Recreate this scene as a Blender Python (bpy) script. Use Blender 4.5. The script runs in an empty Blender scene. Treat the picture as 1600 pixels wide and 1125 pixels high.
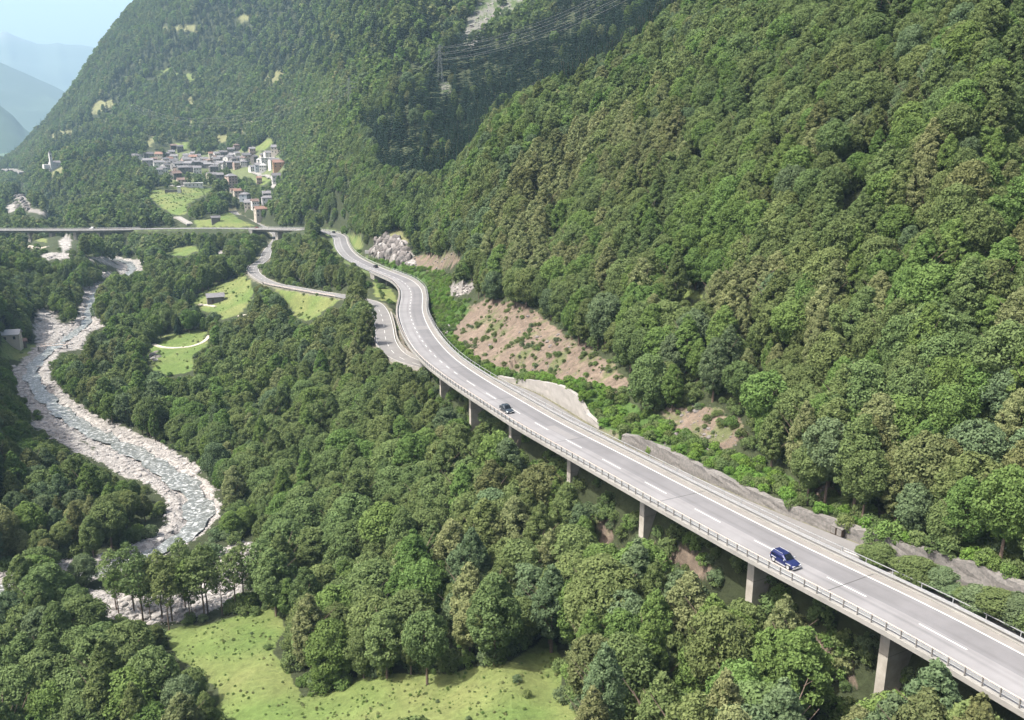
import bpy, math, random
import numpy as np
from mathutils import Vector, Matrix

DEBUG = False
HAZE = 9.5e-5
# ------------------------------------------------------------------ camera, sky, sun, exposure
S = bpy.context.scene
COL = S.collection
IW, IH, FPX, PITCH = 1600.0, 1125.0, 1368.0, math.radians(15.2)
cd = bpy.data.cameras.new('camera'); cam = bpy.data.objects.new('camera', cd); COL.objects.link(cam)
cd.sensor_width = 36.0; cd.lens = 36.0 * FPX / IW
cd.clip_start = 0.5; cd.clip_end = 60000
cam.location = (0, 0, 0); cam.rotation_euler = (math.radians(90) - PITCH, 0, 0)
S.camera = cam
SUN_EL, SUN_AZ = math.radians(56), math.atan2(-0.93, -0.30)      # azimuth of the direction to the sun from +Y towards +X
w = bpy.data.worlds.new('World'); S.world = w; w.use_nodes = True
nt = w.node_tree; bg = nt.nodes['Background']
sky = nt.nodes.new('ShaderNodeTexSky'); sky.sky_type = 'NISHITA'; sky.sun_disc = False
sky.sun_elevation = SUN_EL; sky.sun_rotation = SUN_AZ; sky.altitude = 500
sky.air_density = 0.7; sky.dust_density = 10.0; sky.ozone_density = 0.0
nt.links.new(sky.outputs[0], bg.inputs[0]); bg.inputs[1].default_value = 0.15
sl = bpy.data.lights.new('sun', 'SUN'); sl.energy = 4.3; sl.angle = math.radians(0.5); sl.color = (1.0, 0.95, 0.86)
sun = bpy.data.objects.new('sun', sl); COL.objects.link(sun)
tosun = Vector((math.sin(SUN_AZ) * math.cos(SUN_EL), math.cos(SUN_AZ) * math.cos(SUN_EL), math.sin(SUN_EL)))
sun.rotation_euler = tosun.to_track_quat('Z', 'Y').to_euler(); sun.location = (-200, -100, 400)
vs = S.view_settings; vs.view_transform = 'Standard'; vs.look = 'None'; vs.gamma = 1.0; vs.use_curve_mapping = False
vs.exposure = 1.25
S.cycles.max_bounces = 6; S.cycles.diffuse_bounces = 3; S.cycles.transparent_max_bounces = 8
S.cycles.volume_bounces = 0; S.cycles.caustics_reflective = False; S.cycles.caustics_refractive = False

# ------------------------------------------------------------------ projection between the survey of the photograph and the place
cP, sP = math.cos(PITCH), math.sin(PITCH)
def ray(u, v):
    x = (u - 800) / FPX; up = -(v - 562.5) / FPX
    return np.array([x, cP + up * sP, up * cP - sP])
def at_h(u, v, H):                       # point seen at (u, v) that lies H metres below the camera
    d = ray(u, v); return d * (-H / d[2])
def at_r(u, v, r):                       # point seen at (u, v), r metres away on the map
    d = ray(u, v); return d * (r / math.hypot(d[0], d[1]))
def project(x, y, z):
    fw = y * cP - z * sP; up = y * sP + z * cP
    fw = np.maximum(fw, 1e-3)
    return 800 + FPX * x / fw, 562.5 - FPX * up / fw
def inside(px, py, poly):
    n = len(poly); c = np.zeros(px.shape, bool)
    for i in range(n):
        x1, y1 = poly[i]; x2, y2 = poly[(i + 1) % n]
        if y1 == y2: continue
        m = ((y1 > py) != (y2 > py)) & (px < (x2 - x1) * (py - y1) / (y2 - y1) + x1)
        c ^= m
    return c
def vnoise(x, y, seed=0):                # value noise, numpy
    xi = np.floor(x).astype(np.int64); yi = np.floor(y).astype(np.int64)
    fx = x - xi; fy = y - yi; fx = fx * fx * (3 - 2 * fx); fy = fy * fy * (3 - 2 * fy)
    def h(a, b):
        n = (a * 374761393 + b * 668265263 + seed * 1442695041) & 0x7fffffff
        n = ((n ^ (n >> 13)) * 1274126177) & 0x7fffffff
        return ((n ^ (n >> 16)) & 0xffff) / 65535.0
    return (h(xi, yi) * (1 - fx) + h(xi + 1, yi) * fx) * (1 - fy) + (h(xi, yi + 1) * (1 - fx) + h(xi + 1, yi + 1) * fx) * fy
def fbm(x, y, seed=0, oct=4):
    s = 0; a = 1; t = 0
    for i in range(oct):
        s = s + a * vnoise(x * 2 ** i, y * 2 ** i, seed + i * 17); t += a; a *= 0.5
    return s / t * 2 - 1

# ------------------------------------------------------------------ object helpers
def tag(o, label=None, cat=None, group=None, kind=None):
    if label: o['label'] = label
    if cat: o['category'] = cat
    if group: o['group'] = group
    if kind: o['kind'] = kind
    return o
def link(o, parent=None):
    COL.objects.link(o)
    if parent: o.parent = parent
    return o
def empty(name, loc=(0, 0, 0), rz=0.0):
    o = bpy.data.objects.new(name, None); o.empty_display_size = 0.5
    o.location = loc; o.rotation_euler = (0, 0, rz); return link(o)
class MB:
    def __init__(s): s.v = []; s.f = []; s.mi = []
    def add(s, vs, fs, mi=0):
        k = len(s.v); s.v += [tuple(float(c) for c in p) for p in vs]
        s.f += [tuple(i + k for i in f) for f in fs]; s.mi += [mi] * len(fs); return s
    def box(s, c, d, rz=0.0, mi=0, taper=1.0):
        x, y, z = c; a, b, h = d[0] / 2, d[1] / 2, d[2] / 2
        co, si = math.cos(rz), math.sin(rz); p = []
        for sz, t in ((-1, 1.0), (1, taper)):
            for sx, sy in ((-1, -1), (1, -1), (1, 1), (-1, 1)):
                lx, ly = sx * a * t, sy * b * t
                p.append((x + lx * co - ly * si, y + lx * si + ly * co, z + sz * h))
        return s.add(p, [(3, 2, 1, 0), (4, 5, 6, 7), (0, 1, 5, 4), (1, 2, 6, 5), (2, 3, 7, 6), (3, 0, 4, 7)], mi)
    def tube(s, pts, r, n=6, mi=0, cap=True, r2=None):
        pts = [Vector(p) for p in pts]; rings = []
        for i, p in enumerate(pts):
            d = (pts[min(i + 1, len(pts) - 1)] - pts[max(i - 1, 0)]).normalized()
            a = d.orthogonal().normalized() if i == 0 else (rings_a - d * rings_a.dot(d)).normalized()
            rings_a = a; b = d.cross(a)
            rr = r if r2 is None else r + (r2 - r) * i / max(1, len(pts) - 1)
            rings.append([p + (a * math.cos(2 * math.pi * k / n) + b * math.sin(2 * math.pi * k / n)) * rr for k in range(n)])
        vsx = [q for rg in rings for q in rg]; fs = []
        for i in range(len(pts) - 1):
            for k in range(n):
                fs.append((i * n + k, i * n + (k + 1) % n, (i + 1) * n + (k + 1) % n, (i + 1) * n + k))
        if cap: fs.append(tuple(range(n))[::-1]); fs.append(tuple((len(pts) - 1) * n + k for k in range(n)))
        return s.add(vsx, fs, mi)
    def mesh(s, name, mats):
        me = bpy.data.meshes.new(name); me.from_pydata(s.v, [], s.f)
        for m in (mats if isinstance(mats, (list, tuple)) else [mats]): me.materials.append(m)
        if any(s.mi): me.polygons.foreach_set('material_index', s.mi)
        me.update(); return me
    def build(s, name, mats, parent=None, smooth=False):
        me = s.mesh(name, mats)
        if smooth: me.polygons.foreach_set('use_smooth', [True] * len(me.polygons))
        return link(bpy.data.objects.new(name, me), parent)
def copy_thing(o):
    c = o.copy(); COL.objects.link(c)
    for ch in o.children:
        d = ch.copy(); COL.objects.link(d); d.parent = c
        for g in ch.children:
            e = g.copy(); COL.objects.link(e); e.parent = d
    return c

# ------------------------------------------------------------------ materials
def mat(name, col, rough=0.85, var=0.15, scale=1.0, col2=None, metal=0.0, bump=0.0, spec=0.3, detail=5, objrand=0.0):
    m = bpy.data.materials.new(name); m.use_nodes = True; t = m.node_tree; b = t.nodes['Principled BSDF']
    b.inputs['Roughness'].default_value = rough; b.inputs['Metallic'].default_value = metal
    b.inputs['Specular IOR Level'].default_value = spec
    tc = t.nodes.new('ShaderNodeTexCoord'); n = t.nodes.new('ShaderNodeTexNoise')
    n.inputs['Scale'].default_value = scale; n.inputs['Detail'].default_value = detail; n.inputs['Roughness'].default_value = 0.65
    t.links.new(tc.outputs['Object'], n.inputs['Vector'])
    mx = t.nodes.new('ShaderNodeMix'); mx.data_type = 'RGBA'
    c2 = col2 or tuple(c * (1 - var) for c in col); c1 = col if col2 else tuple(min(1, c * (1 + var)) for c in col)
    mx.inputs['A'].default_value = (*c1, 1); mx.inputs['B'].default_value = (*c2, 1)
    rp = t.nodes.new('ShaderNodeMapRange'); rp.inputs[1].default_value = 0.3; rp.inputs[2].default_value = 0.7
    t.links.new(n.outputs[0], rp.inputs[0]); t.links.new(rp.outputs[0], mx.inputs['Factor'])
    out = mx.outputs['Result']
    if objrand:
        oi = t.nodes.new('ShaderNodeObjectInfo'); hs = t.nodes.new('ShaderNodeHueSaturation')
        mr = t.nodes.new('ShaderNodeMapRange'); mr.inputs[3].default_value = 1 - objrand; mr.inputs[4].default_value = 1 + objrand
        t.links.new(oi.outputs['Random'], mr.inputs[0]); t.links.new(mr.outputs[0], hs.inputs['Value']); t.links.new(out, hs.inputs['Color']); out = hs.outputs[0]
    t.links.new(out, b.inputs['Base Color'])
    if bump:
        bp = t.nodes.new('ShaderNodeBump'); bp.inputs['Strength'].default_value = bump; bp.inputs['Distance'].default_value = 0.1
        t.links.new(n.outputs[0], bp.inputs['Height']); t.links.new(bp.outputs[0], b.inputs['Normal'])
    return m
def leaf_mat(name, col, lit_top, hue=0.012, val=0.14):
    m = bpy.data.materials.new(name); m.use_nodes = True; t = m.node_tree; t.nodes.remove(t.nodes['Principled BSDF'])
    out = t.nodes['Material Output']
    at = t.nodes.new('ShaderNodeAttribute'); at.attribute_name = 'tint'
    mx = t.nodes.new('ShaderNodeMix'); mx.data_type = 'RGBA'; mx.inputs['A'].default_value = (*col, 1); mx.inputs['B'].default_value = (*lit_top, 1)
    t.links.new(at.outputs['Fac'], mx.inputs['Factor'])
    oi = t.nodes.new('ShaderNodeObjectInfo'); hs = t.nodes.new('ShaderNodeHueSaturation')
    m1 = t.nodes.new('ShaderNodeMapRange'); m1.inputs[3].default_value = 0.5 - hue; m1.inputs[4].default_value = 0.5 + hue
    mu = t.nodes.new('ShaderNodeMath'); mu.operation = 'MULTIPLY'; mu.inputs[1].default_value = 7.31
    fr = t.nodes.new('ShaderNodeMath'); fr.operation = 'FRACT'
    m2 = t.nodes.new('ShaderNodeMapRange'); m2.inputs[3].default_value = 1 - val; m2.inputs[4].default_value = 1 + val
    t.links.new(oi.outputs['Random'], m1.inputs[0]); t.links.new(oi.outputs['Random'], mu.inputs[0]); t.links.new(mu.outputs[0], fr.inputs[0]); t.links.new(fr.outputs[0], m2.inputs[0])
    t.links.new(m1.outputs[0], hs.inputs['Hue']); t.links.new(m2.outputs[0], hs.inputs['Value']); t.links.new(mx.outputs['Result'], hs.inputs['Color'])
    d = t.nodes.new('ShaderNodeBsdfDiffuse'); tr = t.nodes.new('ShaderNodeBsdfTranslucent'); ms = t.nodes.new('ShaderNodeMixShader'); ms.inputs[0].default_value = 0.36
    t.links.new(hs.outputs[0], d.inputs[0]); t.links.new(hs.outputs[0], tr.inputs[0]); t.links.new(d.outputs[0], ms.inputs[1]); t.links.new(tr.outputs[0], ms.inputs[2])
    t.links.new(ms.outputs[0], out.inputs['Surface']); return m

M = dict(
    asphalt_light=mat("asphalt_light", (0.178, 0.177, 0.183), 0.9, 0.08, 0.35, bump=0.02),
    asphalt_dark=mat('asphalt_dark', (0.132, 0.131, 0.137), 0.9, 0.07, 0.4, bump=0.02),
    asphalt_old=mat('asphalt_old', (0.150, 0.147, 0.145), 0.9, 0.12, 0.3),
    paint=mat("road_paint", (0.46, 0.46, 0.45), 0.7, 0.1, 2.0),
    concrete=mat('concrete', (0.215, 0.21, 0.197), 0.85, 0.16, 0.35, bump=0.05),
    walkway=mat('concrete_walkway', (0.170, 0.162, 0.152), 0.9, 0.12, 0.6),
    concrete_pale=mat('concrete_pale', (0.25, 0.24, 0.225), 0.85, 0.12, 0.5),
    concrete_stain=mat('concrete_pier', (0.35, 0.335, 0.30), 0.9, col2=(0.22, 0.205, 0.175), scale=0.5, detail=8),
    steel=mat('galvanised_steel', (0.36, 0.37, 0.38), 0.45, 0.08, 1.0, metal=0.4),
    wood_rail=mat('weathered_rail', (0.42, 0.36, 0.32), 0.8, 0.12, 1.0),
    stone=mat('stone_wall', (0.19, 0.18, 0.17), 0.95, col2=(0.09, 0.087, 0.083), scale=2.4, bump=0.6, detail=8),
    bark=mat('bark', (0.12, 0.09, 0.07), 0.95, 0.3, 3.0),
    rock=mat('pale_rock', (0.33, 0.315, 0.30), 0.95, col2=(0.18, 0.17, 0.165), scale=1.2, bump=0.5, objrand=0.2),
    cliff=mat('cliff_rock', (0.18, 0.165, 0.16), 0.95, col2=(0.07, 0.066, 0.06), scale=0.5, bump=0.9, detail=9),
)
TONES = {   # leaf colour, then toplight painted on upward leaves as tip colour
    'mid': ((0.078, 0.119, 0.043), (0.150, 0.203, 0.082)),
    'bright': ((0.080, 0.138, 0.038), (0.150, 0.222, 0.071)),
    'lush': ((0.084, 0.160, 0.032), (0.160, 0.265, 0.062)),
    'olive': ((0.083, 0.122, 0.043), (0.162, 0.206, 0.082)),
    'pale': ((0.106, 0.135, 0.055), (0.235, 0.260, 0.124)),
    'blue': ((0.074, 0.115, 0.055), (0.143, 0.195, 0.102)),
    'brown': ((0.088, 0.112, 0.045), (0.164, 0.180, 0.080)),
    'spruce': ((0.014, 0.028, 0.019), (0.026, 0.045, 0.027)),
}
LM = {k: leaf_mat('leaves_' + k, a, b) for k, (a, b) in TONES.items()}

# ------------------------------------------------------------------ the courses of the roads and the river
def spline(pts, step=2.0, smooth=2):
    P = np.array(pts, float); n = len(P); out = []
    for i in range(n - 1):
        p0 = P[i - 1] if i else 2 * P[0] - P[1]; p1 = P[i]; p2 = P[i + 1]; p3 = P[i + 2] if i + 2 < n else 2 * P[-1] - P[-2]
        def tj(ti, a, b): return ti + max(1e-3, np.linalg.norm(b[:2] - a[:2])) ** 0.5
        t0 = 0; t1 = tj(t0, p0, p1); t2 = tj(t1, p1, p2); t3 = tj(t2, p2, p3)
        for t in np.linspace(t1, t2, 24, endpoint=False):
            a1 = (t1 - t) / (t1 - t0) * p0 + (t - t0) / (t1 - t0) * p1; a2 = (t2 - t) / (t2 - t1) * p1 + (t - t1) / (t2 - t1) * p2; a3 = (t3 - t) / (t3 - t2) * p2 + (t - t2) / (t3 - t2) * p3
            b1 = (t2 - t) / (t2 - t0) * a1 + (t - t0) / (t2 - t0) * a2; b2 = (t3 - t) / (t3 - t1) * a2 + (t - t1) / (t3 - t1) * a3
            out.append((t2 - t) / (t2 - t1) * b1 + (t - t1) / (t2 - t1) * b2)
    out.append(P[-1]); A = np.array(out)
    d = np.r_[0, np.cumsum(np.linalg.norm(np.diff(A[:, :2], axis=0), axis=1))]
    s = np.arange(0, d[-1], step)
    B = np.stack([np.interp(s, d, A[:, k]) for k in range(A.shape[1])], 1)
    for _ in range(smooth):
        for q in range(3): B[1:-1] = (B[:-2] + 2 * B[1:-1] + B[2:]) / 4
    return B
def normals(C):                          # unit vector to the right of the course, on the map
    d = np.gradient(C[:, :2], axis=0); d /= np.linalg.norm(d, axis=1)[:, None]
    return np.stack([d[:, 1], -d[:, 0]], 1)
MOT = [(1980, 1335, 54), (1600, 1113, 54.6), (1396, 992, 55.3), (1200, 889, 56.2), (1040, 800, 57.3), (900, 720, 58.5), (810, 669, 59.7), (765, 640, 60.3), (700, 597, 61.5),
       (660, 565, 62.4), (635, 533, 63.3), (622, 502, 64.3), (620, 483, 65), (624, 465, 66), (623, 452, 66.6), (612, 440, 67.2), (592, 431, 68), (571, 422, 69), (552, 413, 70.2),
       (535, 403, 71.8), (525, 392, 73.4), (520.5, 380, 75.2), (519, 371, 76.6), (512, 366, 77.6), (500, 363, 78.5), (488, 361.3, 79.3), (471, 360, 80.3), (430, 358.9, 82),
       (378, 358, 84.2), (302, 357.6, 87), (218, 358.7, 89.8), (121, 360, 92.6), (12, 360, 95.8), (-130, 360, 100)]
# the motorway runs away from the camera; MOT follows its left (valley) edge
ML = spline([at_h(*p) for p in MOT], 2.0, 5)
MN = normals(ML)                         # to the right of the direction of travel away from the camera = uphill
MW = 10.7
MC = ML.copy(); MC[:, :2] += MN * MW / 2
MS = np.arange(len(ML)) * 2.0
def chain(u, v, H):                      # chainage of the motorway nearest to a surveyed point
    p = at_h(u, v, H)[:2]; return int(np.argmin(np.linalg.norm(ML[:, :2] - p, axis=1)))
I_AB1 = chain(577, 425, 68.7)            # far abutment of the long viaduct
I_BR0 = chain(471, 360, 80.3); I_BR1 = chain(388, 358.2, 83.8)   # short bridge over the old road
I_RV0 = chain(205, 358.9, 90.2)          # start of the river bridge
OLD = [(1960, 1185, 54.2), (1700, 1040, 55), (1600, 985, 55.3), (1470, 921, 56), (1301, 853, 57), (1175, 802, 58), (1100, 768, 58.6), (1000, 722, 59.7), (930, 688, 60.4), (870, 650, 61.3), (815, 616, 62.8), (750, 592, 65.5),
       (690, 578, 67.5), (650, 569, 68.5), (620, 556, 69.2), (604, 535, 69.6), (600, 510, 70), (594, 488, 70.6), (583, 474, 71.6), (562, 468, 73), (538, 463, 74.5), (500, 457, 76.5), (450, 448, 79.5), (425, 443, 81.5),
       (405, 433, 84), (396, 424, 86), (398, 416, 87.5), (406, 410, 88.5), (414, 403, 89), (417, 394, 89.5), (425, 384, 90), (432, 374, 90.5), (430, 365, 90.3), (413, 356, 89.5), (390, 345, 88), (372, 338, 86.5), (364, 329, 85)]
OC = spline([at_h(*p) for p in OLD], 2.0, 3); ON = normals(OC); OW = 6.6
RIV = [(-200, 925, 96, 12), (0, 925, 96.2, 10), (80, 912, 96.5, 9), (150, 895, 97, 9), (200, 878, 97.4, 8), (245, 863, 97.8, 8), (290, 840, 98.3, 9), (312, 808, 98.8, 11), (308, 775, 99.3, 11), (262, 737, 100, 11), (210, 705, 100.8, 10),
       (160, 682, 101.5, 10), (112, 655, 102.2, 10), (80, 630, 103, 10), (58, 605, 103.8, 9), (48, 582, 104.5, 9), (66, 556, 105.3, 9), (105, 528, 106.2, 8), (134, 505, 107, 7), (140, 482, 107.8, 7), (150, 458, 108.6, 9), (180, 440, 109.3, 9),
       (205, 424, 110, 9), (195, 408, 110.8, 10), (150, 401, 111.4, 10), (100, 394, 112.2, 10), (75, 385, 113.5, 10), (92, 374, 115.5, 10), (110, 362, 118, 10), (70, 345, 124, 9), (42, 327, 130, 9), (20, 315, 135, 9), (-60, 300, 142, 9)]
RC = spline([list(at_h(*p[:3])) + [p[3]] for p in RIV], 3.0, 3); RN = normals(RC)
SIDE = [(378, 862, 97, 6), (330, 938, 96.6, 9), (270, 955, 96.3, 9), (200, 950, 96.2, 7), (120, 940, 96.2, 6)]      # dry side arm of the river under the thin trees
SC = spline([list(at_h(*p[:3])) + [p[3]] for p in SIDE], 3.0, 2)

# ------------------------------------------------------------------ terrain: height field on a polar grid, fitted through surveyed points
CP = []                                   # x, y, z
def cH(*L):
    for u, v, H in L: CP.append(tuple(at_h(u, v, H)))
def cR(*L):
    for u, v, r in L: CP.append(tuple(at_r(u, v, r)))
def cA(*L):
    for az, r, H in L: CP.append((math.sin(math.radians(az)) * r, math.cos(math.radians(az)) * r, -H))
cH((0, 1125, 96), (150, 1125, 94), (0, 1020, 98), (180, 1030, 96), (300, 1000, 93), (400, 1060, 86), (400, 985, 92), (600, 1110, 80), (560, 1050, 84), (800, 1110, 74), (800, 1020, 76), (960, 1125, 70),
   (400, 1400, 82), (0, 1400, 94), (800, 1400, 68), (1100, 1300, 64), (330, 930, 96.5), (440, 920, 93), (420, 870, 96), (30, 800, 97), (150, 760, 98), (220, 800, 97.5), (0, 700, 99.5), (60, 690, 99.5), (60, 650, 101))
cR((450, 770, 212), (550, 800, 182), (700, 860, 157), (540, 930, 163), (700, 950, 146), (850, 960, 130), (980, 1000, 118), (620, 700, 212), (560, 620, 268), (480, 680, 262), (400, 650, 300), (350, 720, 270))
cH((340, 620, 99), (300, 660, 100), (220, 640, 101.5), (260, 590, 99.5), (160, 580, 103), (130, 620, 103), (270, 555, 98), (240, 520, 100), (330, 500, 95), (337, 472, 93), (300, 440, 98), (240, 450, 103), (200, 480, 105),
   (400, 560, 92), (400, 480, 89), (480, 490, 84), (520, 480, 79), (470, 470, 83), (420, 520, 90), (480, 560, 84), (545, 530, 76), (380, 450, 90), (340, 420, 92), (290, 400, 99), (350, 393, 95), (400, 385, 92), (345, 375, 91), (250, 375, 97), (250, 405, 101),
   (470, 420, 78), (500, 400, 76.5), (450, 400, 82), (520, 440, 74), (560, 450, 72), (470, 380, 83))
cH((55, 545, 105.5), (60, 500, 106.5), (20, 510, 104), (20, 540, 103), (0, 600, 102), (100, 490, 107), (120, 540, 106), (10, 440, 88), (60, 415, 90), (110, 428, 100), (0, 395, 76), (60, 470, 103), (20, 480, 97), (90, 470, 106), (130, 445, 108))
cA((-32.5, 440, 78), (-36, 440, 55), (-44, 440, 30), (-32.2, 300, 96), (-33.8, 300, 68), (-38, 300, 55), (-46, 300, 50), (-33, 230, 97), (-35.5, 230, 92), (-40, 230, 84), (-33, 180, 96), (-38, 170, 94), (-45, 170, 88), (-38, 120, 94), (-46, 120, 90), (-31.5, 540, 70), (-34, 540, 45), (-30, 620, 84), (-30, 700, 104), (-34, 700, 90), (-40, 700, 20), (-30, 900, 120), (-34, 900, 100), (-40, 1000, 40),
   (-40, 60, 94), (0, 60, 72), (30, 55, 58), (46, 60, 45), (-50, 1500, 0), (-38, 1500, 80), (-38, 3000, 60), (-48, 3000, -300))
# the valley sides near the motorway, station by station
for k in range(0, len(ML), 14):
    x, y, z = ML[k]; n = MN[k]; H = -z
    if k < I_AB1 - 6:
        drop = np.interp(k, [0, 40, I_AB1 * 0.6, I_AB1], [11, 12, 9, 5])
        CP.append((x + n[0] * 3, y + n[1] * 3, z - drop)); CP.append((x + n[0] * 16, y + n[1] * 16, z - 3.0 if k > 30 else z - 4.5))
        if k < I_AB1 * 0.62: CP.append((x - n[0] * 14, y - n[1] * 14, z - drop - 8))
    if k < I_AB1 * 0.72 and k > 6:
        CP.append((x + n[0] * 30, y + n[1] * 30, z + 4)); CP.append((x + n[0] * 52, y + n[1] * 52, z + 20)); 
        if k < I_AB1 * 0.2: CP.append((x + n[0] * 90, y + n[1] * 90, z + 49))
cR((1600, 0, 235), (1400, 0, 285), (1250, 0, 330), (1120, 0, 400), (1000, 110, 380), (900, 205, 335), (830, 240, 318), (750, 258, 345), (700, 278, 345), (650, 330, 390), (600, 352, 450), (1000, 250, 285), (900, 310, 248), (800, 350, 262),
   (720, 400, 275), (700, 320, 325), (640, 385, 425), (600, 380, 432), (720, 450, 253), (1300, 200, 215), (1150, 200, 262), (1500, 200, 190), (1600, 250, 200), (1450, 350, 185), (1250, 400, 165), (1600, -250, 330), (1300, -200, 400), (1200, -120, 440))
cR((560, 345, 560), (520, 345, 620), (490, 352, 640), (600, 300, 570), (600, 200, 660), (600, 100, 790), (600, 0, 960), (600, -200, 1200), (500, 300, 740), (500, 200, 960), (500, 100, 1200), (500, 0, 1450), (500, -200, 1750),
   (700, 250, 560), (700, 150, 690), (700, 50, 850), (700, -100, 1050), (800, 225, 520), (800, 150, 640), (800, 80, 740), (800, 0, 890), (900, 150, 570), (900, 60, 690), (900, -50, 860), (1000, 60, 640), (1000, -60, 760), (1100, -60, 640), (1200, -250, 720))
cR((450, 310, 830), (450, 250, 1080), (430, 340, 800), (400, 322, 880), (300, 320, 900), (290, 300, 1000), (250, 322, 930), (240, 290, 1060), (330, 345, 770), (270, 345, 800), (180, 330, 950), (200, 300, 1090), (150, 275, 1200), (120, 330, 1130), (85, 262, 1330), (60, 300, 1220), (40, 330, 1150),
   (150, 355, 860), (220, 360, 830), (60, 350, 900), (240, 250, 1340), (310, 262, 1240), (380, 262, 1230), (300, 280, 1150), (380, 290, 1110), (430, 268, 1190), (430, 240, 1290), (360, 232, 1370), (300, 222, 1440), (250, 230, 1450), (180, 250, 1400), (130, 250, 1400))
cR((300, 180, 1560), (300, 120, 1720), (300, 60, 1900), (300, 0, 2080), (300, -80, 2300), (400, 190, 1330), (400, 130, 1480), (400, 60, 1690), (400, 0, 1850), (400, -200, 2250), (200, 200, 1700), (200, 150, 1860), (200, 90, 2050), (200, 50, 2180), (240, 0, 2290), (170, 72, 2240),
   (150, 210, 1760), (150, 150, 1990), (110, 200, 1950), (112, 150, 2280), (90, 240, 1740), (70, 215, 2250), (62, 198, 2480), (40, 240, 2350), (22, 246, 2800), (450, 150, 1290), (450, 50, 1500), (330, 210, 1440))
# hidden ground behind the skyline, and the far valley floor
cR((22, 262, 3300), (5, 270, 2500), (-60, 275, 2600), (10, 290, 2000), (20, 305, 1700), (10, 225, 6500), (-100, 225, 6500), (10, 212, 10000), (-80, 212, 10500), (10, 205, 13500), (100, 230, 3600), (100, 215, 6500), (180, 150, 3600), (260, 80, 3800), (400, 0, 4200), (700, -100, 4200), (1100, 0, 3500), (1500, 0, 2500), (200, 205, 16000), (500, 190, 12000), (1200, 190, 12000), (1000, 100, 7000), (500, 100, 7000), (1700, 0, 800), (1500, 40, 600))
CP = np.array(CP)
def warp(x, y):
    az = np.degrees(np.arctan2(x, y)); r = np.hypot(x, y); return az / 3.9, np.log(r) * 3.2, r
ca, cb, cr = warp(CP[:, 0], CP[:, 1]); ce = CP[:, 2] / cr
# drop near-duplicates, then multiquadric interpolation of the elevation tangent
keep = []
for i in range(len(ca)):
    if all((ca[i] - ca[j]) ** 2 + (cb[i] - cb[j]) ** 2 > 0.09 for j in keep): keep.append(i)
ca, cb, ce = ca[keep], cb[keep], ce[keep]
C0 = 0.3
def phi(a, b): return np.sqrt((a[:, None] - ca[None]) ** 2 + (b[:, None] - cb[None]) ** 2 + C0)
n = len(ca); A = np.zeros((n + 3, n + 3)); A[:n, :n] = phi(ca, cb) - np.eye(n) * 0.12; A[:n, n] = 1; A[:n, n + 1] = ca; A[:n, n + 2] = cb; A[n:, :n] = A[:n, n:].T
W = np.linalg.solve(A, np.r_[ce, 0, 0, 0])
if DEBUG:
    res = phi(ca, cb) @ W[:n] + W[n] + ca * W[n + 1] + cb * W[n + 2] - ce
    for i in np.argsort(-abs(res))[:25]:
        az_ = ca[i] * 3.9; r_ = math.exp(cb[i] / 3.2); uu, vv = project(math.sin(math.radians(az_)) * r_, math.cos(math.radians(az_)) * r_, ce[i] * r_)
        print('RES', round(float(uu)), round(float(vv)), 'r', round(r_), 'err_px', round(float(res[i]) * 1400))
NA = 800
AZ = np.radians(np.linspace(-50, 47, NA))
LR = np.r_[np.linspace(math.log(55), math.log(85), 20, endpoint=False), np.linspace(math.log(85), math.log(420), 480, endpoint=False), np.linspace(math.log(420), math.log(1700), 260, endpoint=False), np.linspace(math.log(1700), math.log(2700), 110, endpoint=False), np.linspace(math.log(2700), math.log(15000), 60)]
RR = np.exp(LR); NR = len(RR)
ka = np.linspace(-50, 47, 195); kr = np.linspace(math.log(55), math.log(15000), 180)
ga, gr = np.meshgrid(ka / 3.9, kr * 3.2, indexing='ij')
ge = np.concatenate([phi(q[:, 0], q[:, 1]) @ W[:n] + W[n] + q @ W[n + 1:] for q in np.array_split(np.stack([ga.ravel(), gr.ravel()], 1), 40)]).reshape(ga.shape)
def bil(g, xs, ys, x0, x1, y0, y1, yk=None):
    if yk is not None: ys = np.interp(ys, yk, np.linspace(y0, y1, len(yk)))
    fx = np.clip((xs - x0) / (x1 - x0) * (g.shape[0] - 1), 0, g.shape[0] - 1.001); fy = np.clip((ys - y0) / (y1 - y0) * (g.shape[1] - 1), 0, g.shape[1] - 1.001)
    i = fx.astype(int); j = fy.astype(int); fx = fx - i; fy = fy - j
    return (g[i, j] * (1 - fx) + g[i + 1, j] * fx) * (1 - fy) + (g[i, j + 1] * (1 - fx) + g[i + 1, j + 1] * fx) * fy
TA, TR = np.meshgrid(AZ, RR, indexing='ij')
TX, TY = np.sin(TA) * TR, np.cos(TA) * TR
lgR = (math.log(55), math.log(15000))
TZ = bil(ge, np.degrees(TA), np.log(TR), -50, 47, *lgR) * TR
def dist_to(C, x, y, reach):             # distance and nearest index to a course, only near it
    D = np.full(x.shape, 1e9); I = np.zeros(x.shape, int)
    xf, yf = x.ravel(), y.ravel(); Df, If = D.ravel(), I.ravel()
    for k in range(0, len(C), 12):
        seg = C[k:k + 13]
        m = np.nonzero((xf > seg[:, 0].min() - reach) & (xf < seg[:, 0].max() + reach) & (yf > seg[:, 1].min() - reach) & (yf < seg[:, 1].max() + reach))[0]
        if not len(m): continue
        d2 = (xf[m, None] - seg[None, :, 0]) ** 2 + (yf[m, None] - seg[None, :, 1]) ** 2
        j = d2.argmin(1); d = np.sqrt(d2[np.arange(len(m)), j]); b = d < Df[m]
        Df[m[b]] = d[b]; If[m[b]] = k + j[b]
    return Df.reshape(x.shape), If.reshape(x.shape)
def sstep(x, a, b): t = np.clip((x - a) / (b - a), 0, 1); return t * t * (3 - 2 * t)
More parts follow.
